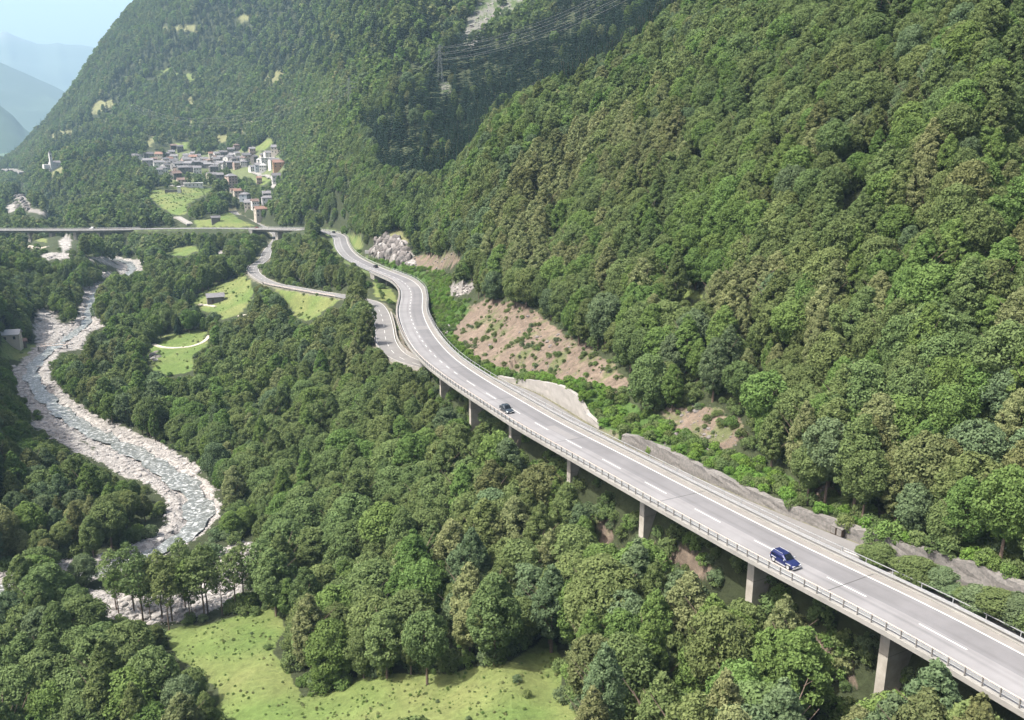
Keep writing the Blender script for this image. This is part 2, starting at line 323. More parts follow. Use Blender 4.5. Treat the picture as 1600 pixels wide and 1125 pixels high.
slope_n = fbm(TX / 60, TY / 60, 3, 4)
TZ = TZ + slope_n * np.clip(TR / 260, 0.35, 12) * 1.2 * (1 - sstep(TR, 3500, 6000)) + fbm(TX / 9, TY / 9, 8, 3) * 0.45
big = fbm(TX / 420, TY / 420, 21, 4) * sstep(TR, 650, 1600) * 38 * (1 - sstep(TR, 2600, 5000)) * sstep(TZ / TR, -0.04, 0.03)
TZ = TZ + big
# river bed
dR, iR = dist_to(RC, TX, TY, 45); wr = RC[iR, 3]; zr = RC[iR, 2]
b = 1 - sstep(dR, wr * 0.5 + 3, wr * 0.5 + 20)
TZ = np.where(dR < 45, TZ * (1 - b) + (zr + 0.3 + fbm(TX / 3, TY / 3, 5, 2) * 0.3) * b, TZ)
b = 1 - sstep(dR, wr * 0.25, wr * 0.36 + 1.6); TZ = TZ - b * 1.2
dS, iS = dist_to(SC, TX, TY, 25); b = 1 - sstep(dS, 5, 15); TZ = np.where(dS < 25, TZ * (1 - b) + (SC[iS, 2] + fbm(TX / 3, TY / 3, 5, 2) * 0.3) * b, TZ)
# old road bench, then the motorway
dO, iO = dist_to(OC, TX, TY, 30); b = 1 - sstep(dO, OW / 2 + 1.5, OW / 2 + 7)
TZ = np.where(dO < 30, TZ * (1 - b) + (OC[iO, 2] - 0.35) * b, TZ)
WALLH = [(1700, 2.9), (1600, 2.9), (1500, 2.8), (1400, 2.0), (1300, 1.5), (1150, 1.2), (1050, 1.8), (965, 2.3), (935, 0.9), (905, 0.5), (886, 1.2), (872, 4.0), (850, 4.3), (810, 2.4), (775, 0.6), (740, 0)]
ou, ov = project(OC[:, 0], OC[:, 1], OC[:, 2]); i_w = int(np.argmin(abs(ou - 745) + (np.arange(len(ou)) > 200) * 1e3)) if len(ou) else 0
WH = np.interp(ou, [p[0] for p in WALLH[::-1]], [p[1] for p in WALLH[::-1]]); WH[int(np.argmax(ou < 742)):] = 0
sO = (TX - OC[iO, 0]) * ON[iO, 0] + (TY - OC[iO, 1]) * ON[iO, 1]
tgt = OC[iO, 2] + WH[iO] - 0.1; m = (dO < 30) & (sO > OW / 2 + 1.7) & (WH[iO] > 0.1)
b = 1 - sstep(sO, OW / 2 + 2, OW / 2 + 13); TZ = np.where(m, np.maximum(TZ * (1 - b) + tgt * b, tgt - 0.2), TZ)
dM, iM = dist_to(MC, TX, TY, 40)
grade = ((iM >= I_AB1) & (iM < I_BR0)) | ((iM >= I_BR1) & (iM < I_RV0))
b = (1 - sstep(dM, MW / 2 + 1.6, MW / 2 + 10)) * grade
TZ = np.where(dM < 40, TZ * (1 - b) + (MC[iM, 2] - 0.4) * b, TZ)
sp = (dM < 40) & ~grade; clear = np.where(iM < I_AB1, 4.0, np.where(iM < I_RV0, 5, 12.0))
lim = MC[iM, 2] - clear + np.maximum(0, dM - MW / 2 - 1) * 1.2 + np.maximum(0, dM - 12) * 3.0; TZ = np.where(sp & (dO > 7), np.minimum(TZ, lim), TZ)
def ground(x, y):
    x = np.asarray(x, float); y = np.asarray(y, float)
    return bil(TZ, np.degrees(np.arctan2(x, y)), np.log(np.maximum(np.hypot(x, y), 55)), -50, 47, *lgR, LR)
def gz(x, y): return float(ground(np.array([x]), np.array([y]))[0])

# ------------------------------------------------------------------ what covers the ground: patches surveyed from the photograph
PATCH = [  # kind, nearest, farthest, outline, hidden-behind-trees allowed
    ('meadow', 80, 230, [(255, 985), (340, 968), (420, 952), (445, 985), (425, 1020), (455, 1050), (470, 1085), (520, 1078), (545, 1058), (640, 1050), (720, 1048), (800, 1035), (850, 985), (868, 1010), (878, 1085), (905, 1108), (960, 1118), (960, 1300), (300, 1300), (345, 1100), (318, 1050), (270, 1022)]),
    ('meadow', 340, 480, [(10, 505), (25, 492), (50, 492), (56, 520), (60, 556), (35, 562), (0, 560), (0, 520)]),
    ('meadow', 300, 440, [(240, 540), (268, 516), (300, 510), (322, 520), (322, 540), (304, 556), (302, 580), (262, 588), (240, 578), (228, 552)]),
    ('meadow', 380, 580, [(305, 462), (345, 440), (380, 430), (392, 440), (395, 465), (378, 490), (352, 500), (342, 488), (320, 486), (306, 478)]),
    ('meadow', 330, 470, [(432, 452), (480, 458), (532, 464), (520, 478), (484, 500), (466, 498), (446, 472)]),
    ('meadow', 700, 1150, [(232, 305), (240, 292), (262, 300), (272, 292), (332, 294), (322, 304), (292, 318), (290, 335), (268, 335), (250, 322)]),
    ('meadow', 690, 950, [(303, 345), (332, 342), (360, 330), (372, 342), (400, 353), (372, 355), (306, 355)]),
    ('meadow', 500, 760, [(258, 398), (275, 386), (305, 384), (312, 392), (290, 400)]),
    ('meadow', 500, 700, [(544, 366), (566, 370), (568, 388), (552, 390)]),
    ('meadow', 1100, 1500, [(260, 226), (295, 222), (290, 232), (270, 232)]), ('meadow', 1150, 1500, [(312, 243), (345, 233), (347, 238), (322, 246)]), ('meadow', 1150, 1600, [(390, 234), (420, 215), (428, 220), (405, 240), (378, 242)]),
    ('meadow', 1080, 1500, [(290, 240), (310, 252), (300, 268), (280, 262), (250, 262), (240, 250)]), ('meadow', 1080, 1500, [(340, 250), (400, 250), (430, 240), (445, 262), (435, 290), (405, 290), (392, 276), (370, 268)]),
    ('meadow', 1050, 1250, [(395, 302), (420, 299), (426, 310), (405, 316)]),
    ('dry', 1200, 1800, [(402, 134), (436, 108), (443, 111), (443, 133)]), ('dry', 1700, 2300, [(240, 43), (285, 41), (308, 41), (308, 49), (262, 47)]), ('dry', 1600, 2300, [(370, 26), (388, 24), (388, 32), (376, 34)]),
    ('dry', 1600, 2300, [(140, 172), (152, 158), (178, 155), (182, 166), (160, 172), (146, 180)]), ('meadow', 1500, 2200, [(245, 112), (262, 106), (275, 114), (322, 114), (325, 122), (300, 127), (282, 122)]),
    ('dry', 1500, 2200, [(80, 208), (95, 203), (120, 203), (112, 210), (84, 218)]), ('dry', 1300, 1800, [(222, 228), (240, 211), (248, 214), (232, 232)]), ('dry', 1300, 1900, [(232, 190), (246, 187), (248, 196), (236, 196)]), ('dry', 1300, 1900, [(292, 152), (304, 151), (302, 168), (294, 160)]),
    ('dry', 1300, 1900, [(273, 196), (304, 184), (304, 192), (280, 200)]), ('dry', 1200, 1700, [(330, 215), (365, 205), (392, 190), (396, 200), (372, 212), (345, 222)]), ('dry', 1200, 1400, [(74, 258), (98, 260), (98, 272), (84, 276)]),
    ('scree', 650, 1200, [(722, 55), (735, 15), (752, 2), (775, -6), (830, -6), (822, 16), (800, 22), (790, 44), (760, 52), (745, 74), (730, 76)]), ('scree', 560, 900, [(688, 130), (706, 128), (700, 150), (692, 156)]), ('scree', 700, 1000, [(625, 64), (640, 60), (640, 74), (628, 74)]),
    ('rock', 380, 520, [(576, 396), (586, 376), (604, 364), (616, 364), (634, 384), (648, 402), (650, 414), (628, 414), (600, 404)]), ('dry', 380, 520, [(604, 364), (622, 356), (638, 372), (636, 386)]),
    ('soil', 300, 480, [(644, 400), (672, 396), (712, 396), (716, 408), (700, 420), (668, 424), (648, 412)]), ('rock', 230, 330, [(700, 446), (722, 438), (742, 446), (740, 456), (716, 464), (702, 462)]),
    ('soil', 170, 300, [(706, 520), (728, 480), (760, 466), (800, 470), (840, 490), (880, 520), (925, 545), (960, 570), (985, 600), (960, 612), (900, 596), (840, 592), (790, 580), (752, 564), (724, 545)]),
    ('soil', 120, 240, [(1030, 640), (1090, 632), (1150, 655), (1165, 680), (1130, 705), (1090, 690), (1050, 668)]),
    ('soil', 110, 170, [(1250, 765), (1290, 755), (1400, 815), (1390, 835), (1340, 822), (1280, 790)]),
    ('bramble', 330, 520, [(560, 404), (600, 408), (650, 418), (690, 425), (704, 440), (680, 446), (640, 432), (600, 412)]),
    ('bramble', 180, 400, [(664, 446), (680, 432), (706, 436), (700, 470), (735, 470), (728, 490), (706, 522), (724, 545), (752, 564), (800, 582), (866, 596), (866, 606), (770, 596), (716, 548), (690, 524), (678, 496), (672, 470)]),
    ('bramble', 140, 260, [(866, 600), (900, 597), (960, 612), (1000, 640), (1050, 668), (1090, 692), (1150, 712), (1230, 742), (1290, 790), (1390, 838), (1500, 860), (1600, 880), (1600, 905), (1500, 890), (1400, 855), (1290, 820), (1200, 785), (1090, 745), (1030, 715), (960, 680), (905, 655), (880, 625)]),
    ('meadow', 160, 260, [(1300, 524), (1340, 524), (1400, 536), (1460, 550), (1500, 560), (1400, 546), (1320, 532)]), ('meadow', 200, 300, [(1040, 448), (1080, 452), (1102, 466), (1090, 470), (1050, 458)]),
    ('soil', 95, 180, [(1015, 872), (1060, 852), (1100, 868), (1128, 905), (1090, 905), (1050, 888)]), ('soil', 85, 160, [(1170, 960), (1240, 965), (1330, 1030), (1345, 1080), (1290, 1040), (1230, 1010), (1180, 990)]), ('soil', 95, 180, [(935, 800), (960, 800), (965, 840), (945, 850)]),
    ('pink', 200, 330, [(600, 470), (620, 478), (624, 505), (634, 535), (660, 566), (640, 558), (622, 545), (612, 520), (606, 490)]), ('meadow', 300, 420, [(585, 440), (612, 452), (618, 470), (595, 470), (583, 455)]),
    ('gravel', 380, 560, [(52, 505), (60, 482), (98, 468), (100, 480), (84, 500), (100, 505), (136, 505), (136, 520), (126, 546), (66, 552), (58, 540)]),
    ('gravel', 560, 760, [(135, 402), (170, 402), (208, 408), (212, 420), (204, 428), (184, 420), (160, 410)]), ('gravel', 560, 800, [(62, 395), (108, 395), (112, 404), (76, 406)]), ('gravel', 560, 800, [(155, 424), (176, 424), (172, 432), (158, 432)]),
    ('gravel', 180, 320, [(252, 735), (290, 742), (302, 800), (290, 822), (262, 825), (266, 790)]), ('gravel', 230, 340, [(120, 640), (200, 670), (260, 700), (312, 735), (300, 742), (240, 712), (160, 690), (110, 665)]),
    ('gravel', 230, 330, [(10, 590), (40, 610), (80, 660), (150, 705), (200, 722), (150, 720), (90, 690), (30, 650)]), ('gravel', 150, 230, [(376, 852), (392, 855), (390, 868), (378, 866)]), ('gravel', 170, 230, [(140, 890), (220, 850), (260, 845), (250, 860), (200, 885), (150, 902)]),
    ('meadow', 700, 900, [(40, 368), (70, 370), (74, 379), (46, 375)]), ('gravel', 620, 950, [(92, 376), (102, 368), (112, 370), (110, 388), (98, 394)]),
    ('gravel', 480, 700, [(338, 392), (362, 391), (358, 397), (340, 397)]), ('gravel', 1100, 1500, [(12, 320), (24, 318), (24, 330), (12, 334)]), ('rock', 1050, 1400, [(24, 306), (40, 300), (48, 325), (72, 330), (74, 338), (40, 330)]), ('scree', 380, 640, [(0, 380), (40, 390), (80, 402), (70, 406), (20, 400), (0, 400)]), ('scree', 380, 520, [(0, 448), (24, 462), (52, 482), (44, 492), (20, 478), (0, 470)]),
    ('village', 1050, 1500, [(200, 243), (300, 234), (400, 234), (444, 246), (446, 272), (400, 276), (384, 296), (350, 292), (268, 290), (236, 268)]),
]
BASE = dict(floor=(0.036, 0.045, 0.022), meadow=(0.094, 0.140, 0.040), dry=(0.135, 0.138, 0.066), scree=(0.135, 0.135, 0.12), rock=(0.17, 0.16, 0.15), soil=(0.124, 0.098, 0.077), bramble=(0.050, 0.090, 0.024), pink=(0.23, 0.205, 0.18), gravel=(0.27, 0.258, 0.245), village=(0.10, 0.12, 0.055))
PU, PV = project(TX, TY, TZ)
CLR = np.zeros((1125, 1600), np.float32)  # how far the open ground, road or water seen along each sight line is: no tree may stand in front of it
def clear_pts(x, y, z, grow=1):
    u, v = project(np.asarray(x), np.asarray(y), np.asarray(z)); r = np.hypot(x, y); u = u.astype(int); v = v.astype(int)
    for a in range(-grow, grow + 1):
        for b_ in range(-grow, grow + 1):
            uu, vv = u + a, v + b_; k = (uu >= 0) & (uu < 1600) & (vv >= 0) & (vv < 1125); np.maximum.at(CLR, (vv[k], uu[k]), r[k])
wob = np.clip(260 / TR, 0.25, 1.6) + 0.35 * sstep(TR, 1100, 1300)
PUj = PU + fbm(TX / 5, TY / 5, 31, 3) * 9 * wob; PVj = PV + fbm(TX / 5, TY / 5, 47, 3) * 6 * wob
TC = np.empty(TX.shape + (3,)); TC[:] = BASE['floor']; GR = np.zeros(TX.shape)
rng0 = np.random.default_rng(2); PT = np.zeros(TX.shape); gr_n = fbm(TX / 14, TY / 14, 77, 4); gr_f = fbm(TX / 2.2, TY / 2.2, 78, 3)
TC *= (1 + 0.35 * gr_n)[..., None]
low = TR > 3000                           # far valley floor: fields and river flats
TC[low] = np.array((0.05, 0.08, 0.035)) * (1 + 0.9 * fbm(TX[low] / 260, TY[low] / 260, 5, 3))[:, None]
for kind, r0, r1, poly in PATCH:
    xs = [p[0] for p in poly]; ys = [p[1] for p in poly]
    m = (TR > r0) & (TR < r1) & (PUj > min(xs)) & (PUj < max(xs)) & (PVj > min(ys)) & (PVj < max(ys))
    idx = np.nonzero(m)
    ins = inside(PUj[idx], PVj[idx], poly); idx = (idx[0][ins], idx[1][ins])
    base = np.array(BASE[kind]); v = 1 + 0.16 * gr_n[idx] + 0.14 * gr_f[idx]
    c = base[None] * v[:, None]
    if kind == 'meadow':                 # drier and lusher patches
        t = np.clip(0.5 + gr_n[idx] * 1.3, 0, 1)[:, None]; c = c * (1 - 0.65 * t) + np.array((0.140, 0.142, 0.058)) * v[:, None] * 0.65 * t
    if kind == 'soil':
        t = (sstep(gr_f[idx] * 0.8 + fbm(TX[idx] / 5, TY[idx] / 5, 66, 4) * 1.3, 0.0, 0.6))[:, None] * 0.8; c = c * (0.85 + 0.5 * vnoise(TX[idx] / 0.9, TY[idx] / 0.9, 5))[:, None]; c = c * (1 - t) + np.array((0.075, 0.095, 0.036)) * t
    if kind == 'scree':
        t = (sstep(gr_f[idx] + gr_n[idx], -0.05, 0.3))[:, None]; c = c * (1 - t) + np.array((0.06, 0.085, 0.035)) * t
    TC[idx] = c; PT[idx] = 1
    if kind == 'gravel': GR[idx] = 1
    if r0 >= 1180 and kind in ('dry', 'meadow'): sub_ = rng0.random(len(idx[0])) < 0.35; clear_pts(TX[idx][sub_], TY[idx][sub_], TZ[idx][sub_], 0)
    if kind != 'village' and r0 < 1180 and not (kind == 'scree' and r0 >= 560) and not (kind == 'soil' and r1 < 200 and poly[0][0] != 1030): clear_pts(TX[idx], TY[idx], TZ[idx])
PATCHED = PT
sR = (TX - RC[iR, 0]) * RN[iR, 0] + (TY - RC[iR, 1]) * RN[iR, 1]
g = (dR < wr * 0.5 + np.where((sR > 0) & (PV > 735), -0.5, 2.2 + 9.0 * np.maximum(0, fbm(TX / 24, TY / 24, 12, 2))) + 1.5 * fbm(TX / 4, TY / 4, 13, 2)) | (dS < 5); TC[g] = np.array(BASE['gravel']) * (1 + 0.15 * gr_f[g])[:, None]; GR[g] = 1
k = g & ~((PU < 150) & (PV > 870)) & ~((PV < 505) & (PU > 105) & (PU < 230) & (PV > 422)) & (TR < 800) & ~(dS < 6); clear_pts(TX[k], TY[k], TZ[k])
k = (dS < 3.2) & (PU > 165) & (PU < 430); clear_pts(TX[k], TY[k], TZ[k])
g = (dO < OW / 2 + 1.8 + gr_f) & (dO < 30); TC[g] = np.array((0.12, 0.118, 0.08)) * (1 + 0.2 * gr_f[g])[:, None]
g = (dM < MW / 2 + 2 + gr_f * 1.5) & grade; TC[g] = np.array((0.09, 0.12, 0.045)) * (1 + 0.2 * gr_f[g])[:, None]

def terrain_mat():
    m = bpy.data.materials.new('hillside_ground'); m.use_nodes = True; t = m.node_tree; b = t.nodes['Principled BSDF']
    b.inputs['Roughness'].default_value = 0.95; b.inputs['Specular IOR Level'].default_value = 0.15
    at = t.nodes.new('ShaderNodeAttribute'); at.attribute_name = 'land'
    ag = t.nodes.new('ShaderNodeAttribute'); ag.attribute_name = 'pebbles'
    tc = t.nodes.new('ShaderNodeTexCoord')
    n1 = t.nodes.new('ShaderNodeTexNoise'); n1.inputs['Scale'].default_value = 0.9; n1.inputs['Detail'].default_value = 6; n1.inputs['Roughness'].default_value = 0.75
    vo = t.nodes.new('ShaderNodeTexVoronoi'); vo.inputs['Scale'].default_value = 1.1; vo.inputs['Randomness'].default_value = 1
    t.links.new(tc.outputs['Object'], n1.inputs[0]); t.links.new(tc.outputs['Object'], vo.inputs[0])
    mr = t.nodes.new('ShaderNodeMapRange'); mr.inputs[1].default_value = 0.25; mr.inputs[2].default_value = 0.75; mr.inputs[3].default_value = 0.62; mr.inputs[4].default_value = 1.38
    t.links.new(n1.outputs[0], mr.inputs[0])
    sv = t.nodes.new('ShaderNodeSeparateColor'); t.links.new(vo.outputs['Color'], sv.inputs[0])
    m2 = t.nodes.new('ShaderNodeMapRange'); m2.inputs[3].default_value = 0.55; m2.inputs[4].default_value = 1.25; t.links.new(sv.outputs[0], m2.inputs[0])
    mx = t.nodes.new('ShaderNodeMix'); mx.data_type = 'FLOAT'; t.links.new(ag.outputs['Fac'], mx.inputs['Factor']); t.links.new(mr.outputs[0], mx.inputs['A']); t.links.new(m2.outputs[0], mx.inputs['B'])
    vm = t.nodes.new('ShaderNodeVectorMath'); vm.operation = 'SCALE'; t.links.new(at.outputs['Color'], vm.inputs[0]); t.links.new(mx.outputs['Result'], vm.inputs['Scale'])
    t.links.new(vm.outputs[0], b.inputs['Base Color'])
    bp = t.nodes.new('ShaderNodeBump'); bp.inputs['Strength'].default_value = 0.7; bp.inputs['Distance'].default_value = 0.35
    t.links.new(mx.outputs['Result'], bp.inputs['Height']); t.links.new(bp.outputs[0], b.inputs['Normal'])
    return m
def grid_mesh(name, X, Y, Z, m, cols=None, peb=None):
    na, nr = X.shape; me = bpy.data.meshes.new(name)
    me.vertices.add(na * nr); me.vertices.foreach_set('co', np.stack([X, Y, Z], -1).astype(np.float32).ravel())
    i = np.arange(na * nr).reshape(na, nr); q = np.stack([i[:-1, :-1], i[:-1, 1:], i[1:, 1:], i[1:, :-1]], -1).reshape(-1, 4)[:, ::-1]
    me.loops.add(q.size); me.loops.foreach_set('vertex_index', q.astype(np.int32).ravel())
    me.polygons.add(len(q)); me.polygons.foreach_set('loop_start', np.arange(0, q.size, 4, dtype=np.int32)); me.polygons.foreach_set('loop_total', np.full(len(q), 4, np.int32))
    me.polygons.foreach_set('use_smooth', np.ones(len(q), bool)); me.update(calc_edges=True)
    if cols is not None:
        a = me.attributes.new('land', 'FLOAT_COLOR', 'POINT'); c = np.ones((na * nr, 4), np.float32); c[:, :3] = np.clip(cols.reshape(-1, 3), 0.005, 0.8); a.data.foreach_set('color', c.ravel())
    if peb is not None:
        a = me.attributes.new('pebbles', 'FLOAT', 'POINT'); a.data.foreach_set('value', peb.astype(np.float32).ravel())
    me.materials.append(m); return link(bpy.data.objects.new(name, me))
MT = terrain_mat()
terr = grid_mesh('hillside_ground', TX, TY, TZ, MT, TC, GR); tag(terr, kind='structure')
if terr.data.polygons[1000].normal.z < 0: terr.data.flip_normals()

# far blue ranges beyond the valley, each a ridge with its own depth
def far_range(name, r, spread, sky_pts, col, seed):
    az = np.radians(np.linspace(-48, -4, 260)); t = np.linspace(0, 1, 60)
    A, T = np.meshgrid(az, t, indexing='ij')
    pu = np.array([p[0] for p in sky_pts]); el = []
    for u, v in sky_pts:
        d = ray(u, v); el.append(d[2] / math.hypot(d[0], d[1]))
    paz = np.array([math.atan2(ray(u, v)[0], ray(u, v)[1]) for u, v in sky_pts])
    top = np.interp(A, paz, el) * r
    R = r + (T - 0.5) * spread; prof = 1 - np.abs(T - 0.5) * 2
    X = np.sin(A) * R; Y = np.cos(A) * R
    rough = fbm(X / 900, Y / 900, seed, 5)
    ridges = 1 - np.abs(fbm(X / 1300, Y / 1300, seed + 3, 4)) * 2
    base = -420.0; Z = base + (top - base) * prof ** 0.85 + (rough * 160 + ridges * 120 - 60) * np.minimum(1, 3 * prof * (1 - prof) + 0.05)
    cols = np.array(col)[None, None] * (1 + 0.35 * rough)[..., None]
    bare = sstep(Z / np.max(top), 0.62, 0.85)[..., None]; cols = cols * (1 - bare) + np.array((0.16, 0.16, 0.15)) * bare
    o = grid_mesh(name, X, Y, Z, MT, cols, np.zeros(X.shape)); tag(o, kind='structure')
    if o.data.polygons[500].normal.z < 0: o.data.flip_normals()
far_range('distant_mountains', 14500, 7000, [(-900, -60), (-300, 20), (-60, 62), (-20, 58), (8, 46), (22, 54), (38, 60), (58, 67), (76, 68), (90, 65), (100, 68), (125, 69), (156, 74), (200, 90), (300, 140), (700, 185)], (0.05, 0.07, 0.045), 5)
far_range('distant_mountains', 9500, 4200, [(-900, -120), (-300, 20), (-60, 78), (0, 95), (30, 108), (60, 122), (85, 133), (112, 148), (160, 175), (300, 195), (700, 195)], (0.035, 0.055, 0.03), 15)
far_range('distant_mountains', 6000, 2400, [(-900, -150), (-300, 60), (-60, 130), (0, 164), (20, 180), (40, 203), (70, 220), (300, 230), (700, 230)], (0.035, 0.06, 0.03), 25)

# ------------------------------------------------------------------ roads
BLKJ = mat('joint_rubber', (0.05, 0.05, 0.05), 0.8, 0.1, 2.0)
def strip(C, N, a, b, dz, i0=0, i1=None, mi=0, mb=None, thick=0):
    i1 = len(C) - 1 if i1 is None else i1; mb = mb or MB(); i1 = max(i1, i0 + 1)
    vs_ = []; fs = []
    for i in range(i0, i1 + 1):
        x, y, z = C[i][:3]; nx, ny = N[i]
        vs_ += [(x + nx * a, y + ny * a, z + dz), (x + nx * b, y + ny * b, z + dz)]
    for k in range(i1 - i0): fs.append((2 * k, 2 * k + 1, 2 * k + 3, 2 * k + 2))
    return mb.add(vs_, fs, mi)
def prism(C, N, prof, i0, i1, mb=None, mi=0, step=1):     # sweep a closed cross-section (offset, height) along a course
    mb = mb or MB(); ids = list(range(i0, i1, step)) + [i1]; n = len(prof); vs_ = []; fs = []
    for i in ids:
        x, y, z = C[i][:3]; nx, ny = N[i]
        for (o, h) in prof: vs_.append((x + nx * o, y + ny * o, z + h))
    for k in range(len(ids) - 1):
        for j in range(n): fs.append((k * n + j, k * n + (j + 1) % n, (k + 1) * n + (j + 1) % n, (k + 1) * n + j))
    fs.append(tuple(range(n))[::-1]); fs.append(tuple((len(ids) - 1) * n + j for j in range(n)))
    return mb.add(vs_, fs, mi)
NM = len(ML) - 1
def seglen(C): return 2.0
WEAR = [(0.35, .35), (0.75, .1), (1.3, -.2), (1.75, .75), (2.2, -.1), (3.3, -.1), (3.75, .75), (4.2, -.1), (4.62, .35), (5.15, 0), (5.151, 0), (5.55, -.1), (6.0, .5), (6.45, -.1), (7.6, -.1), (8.05, .5), (8.5, -.1), (9.15, .2), (9.151, 0), (10.35, .1)]
vs_, fs_, mi_, wv_ = [], [], [], []
for i in range(NM + 1):
    for o_, wz in WEAR: vs_.append((ML[i, 0] + MN[i, 0] * o_, ML[i, 1] + MN[i, 1] * o_, ML[i, 2])); wv_.append(wz * (0.8 + 0.5 * math.sin(i * 0.21 + o_)))
nw = len(WEAR)
for i in range(NM):
    for j in range(nw - 1):
        if j in (9, 17): continue
        fs_.append((i * nw + j, i * nw + j + 1, (i + 1) * nw + j + 1, (i + 1) * nw + j)); mi_.append(0 if j < 9 else 1 if j < 17 else 2)
me = bpy.data.meshes.new('motorway'); me.from_pydata(vs_, [], fs_)
for m_ in ('asphalt_light', 'asphalt_dark', 'walkway'): me.materials.append(M[m_])
me.polygons.foreach_set('material_index', mi_); a_ = me.attributes.new('wear', 'FLOAT', 'POINT'); a_.data.foreach_set('value', wv_); me.update()
motorway = tag(link(bpy.data.objects.new('motorway', me)), kind='structure')
for m_, st in ((M['asphalt_light'], 0.24), (M['asphalt_dark'], 0.2)):
    t_ = m_.node_tree; b_ = t_.nodes['Principled BSDF']; src_ = b_.inputs['Base Color'].links[0].from_socket; at_ = t_.nodes.new('ShaderNodeAttribute'); at_.attribute_name = 'wear'
    ma_ = t_.nodes.new('ShaderNodeMath'); ma_.operation = 'MULTIPLY_ADD'; ma_.inputs[1].default_value = -st; ma_.inputs[2].default_value = 1.0; t_.links.new(at_.outputs['Fac'], ma_.inputs[0])
    n2 = t_.nodes.new('ShaderNodeTexNoise'); n2.inputs['Scale'].default_value = 0.09; n2.inputs['Detail'].default_value = 3; t_.links.new(t_.nodes['Texture Coordinate'].outputs['Object'], n2.inputs[0])
    m3 = t_.nodes.new('ShaderNodeMapRange'); m3.inputs[1].default_value = 0.35; m3.inputs[2].default_value = 0.65; m3.inputs[3].default_value = 0.9; m3.inputs[4].default_value = 1.08; t_.links.new(n2.outputs[0], m3.inputs[0])
    mm_ = t_.nodes.new('ShaderNodeMath'); mm_.operation = 'MULTIPLY'; t_.links.new(ma_.outputs[0], mm_.inputs[0]); t_.links.new(m3.outputs[0], mm_.inputs[1])
    vm_ = t_.nodes.new('ShaderNodeVectorMath'); vm_.operation = 'SCALE'; t_.links.new(src_, vm_.inputs[0]); t_.links.new(mm_.outputs[0], vm_.inputs['Scale']); t_.links.new(vm_.outputs[0], b_.inputs['Base Color'])
jm = MB(); Rj = random.Random(4)
for k_ in list(range(6, I_AB1, 17)): strip(ML, MN, 0.36, 9.15, 0.004, k_, k_, mb=jm) if False else jm.add([(ML[k_, 0] + MN[k_, 0] * a1 + MN[k_, 1] * -b1, ML[k_, 1] + MN[k_, 1] * a1 + MN[k_, 0] * b1, ML[k_, 2] + 0.004) for a1, b1 in ((0.4, 0), (10.3, 0), (10.3, 0.13), (0.4, 0.13))], [(0, 1, 2, 3)])
joints = jm.build('expansion_joints', BLKJ, motorway); joints['kind'] = 'stuff'
pm_ = MB()
for k_, a1, b1, ln in ((int(I_AB1 * 0.62), 5.2, 9.0, 3), (int(I_AB1 * 0.3), 5.3, 7.2, 5), (int(I_AB1 * 0.12), 0.9, 2.6, 4), (int(I_AB1 * 0.42), 1.0, 4.3, 2), (int(I_AB1 * 0.86), 5.2, 9.0, 6)): strip(ML, MN, a1, b1, 0.003, k_, k_ + ln, mb=pm_)
pt_ = pm_.build('asphalt_patches', mat('repair_asphalt', (0.165, 0.163, 0.165), 0.9, 0.06, 0.6), motorway); pt_['kind'] = 'stuff'
mk = MB()
strip(ML, MN, 0.75, 0.93, 0.006, mb=mk); strip(ML, MN, 8.95, 9.17, 0.006, mb=mk)
def dash(C, N, off, w_, s0, ln, mb, dz=0.006):
    i = s0 / 2.0; j = (s0 + ln) / 2.0
    def pt(t, o):
        k = int(t); f = t - k; k = min(k, len(C) - 2); p = C[k] * (1 - f) + C[k + 1] * f; nn = N[k] * (1 - f) + N[k + 1] * f
        return (p[0] + nn[0] * o, p[1] + nn[1] * o, p[2] + dz)
    mb.add([pt(i, off - w_ / 2), pt(i, off + w_ / 2), pt(j, off + w_ / 2), pt(j, off - w_ / 2)], [(0, 1, 2, 3)])
s_ = 3.0
while s_ < (NM - 8) * 2:
    near = s_ < chain(690, 590, 61.7) * 2
    dash(ML, MN, 4.62, 0.20, s_, 6.0 if near else 3.0, mk); s_ += 13.2 if near else 7.0
tag(mk.build('lane_markings', M['paint'], motorway), kind=None)
road = MB(); strip(OC, ON, -OW / 2, OW / 2, 0.0, mb=road)
old_road = tag(road.build('old_valley_road', M['asphalt_old']), kind='structure')
mk = MB(); i_old0 = int(np.argmax(ou < 700))
strip(OC, ON, -OW / 2 + 0.15, -OW / 2 + 0.33, 0.006, i_old0, len(OC) - 3, mb=mk); strip(OC, ON, OW / 2 - 0.33, OW / 2 - 0.15, 0.006, i_old0, len(OC) - 3, mb=mk)
s_ = 4
while s_ < (len(OC) - 8) * 2: dash(OC, ON, 0, 0.16, s_, 4.5, mk); s_ += 10
mk.build('lane_markings', M['paint'], old_road)
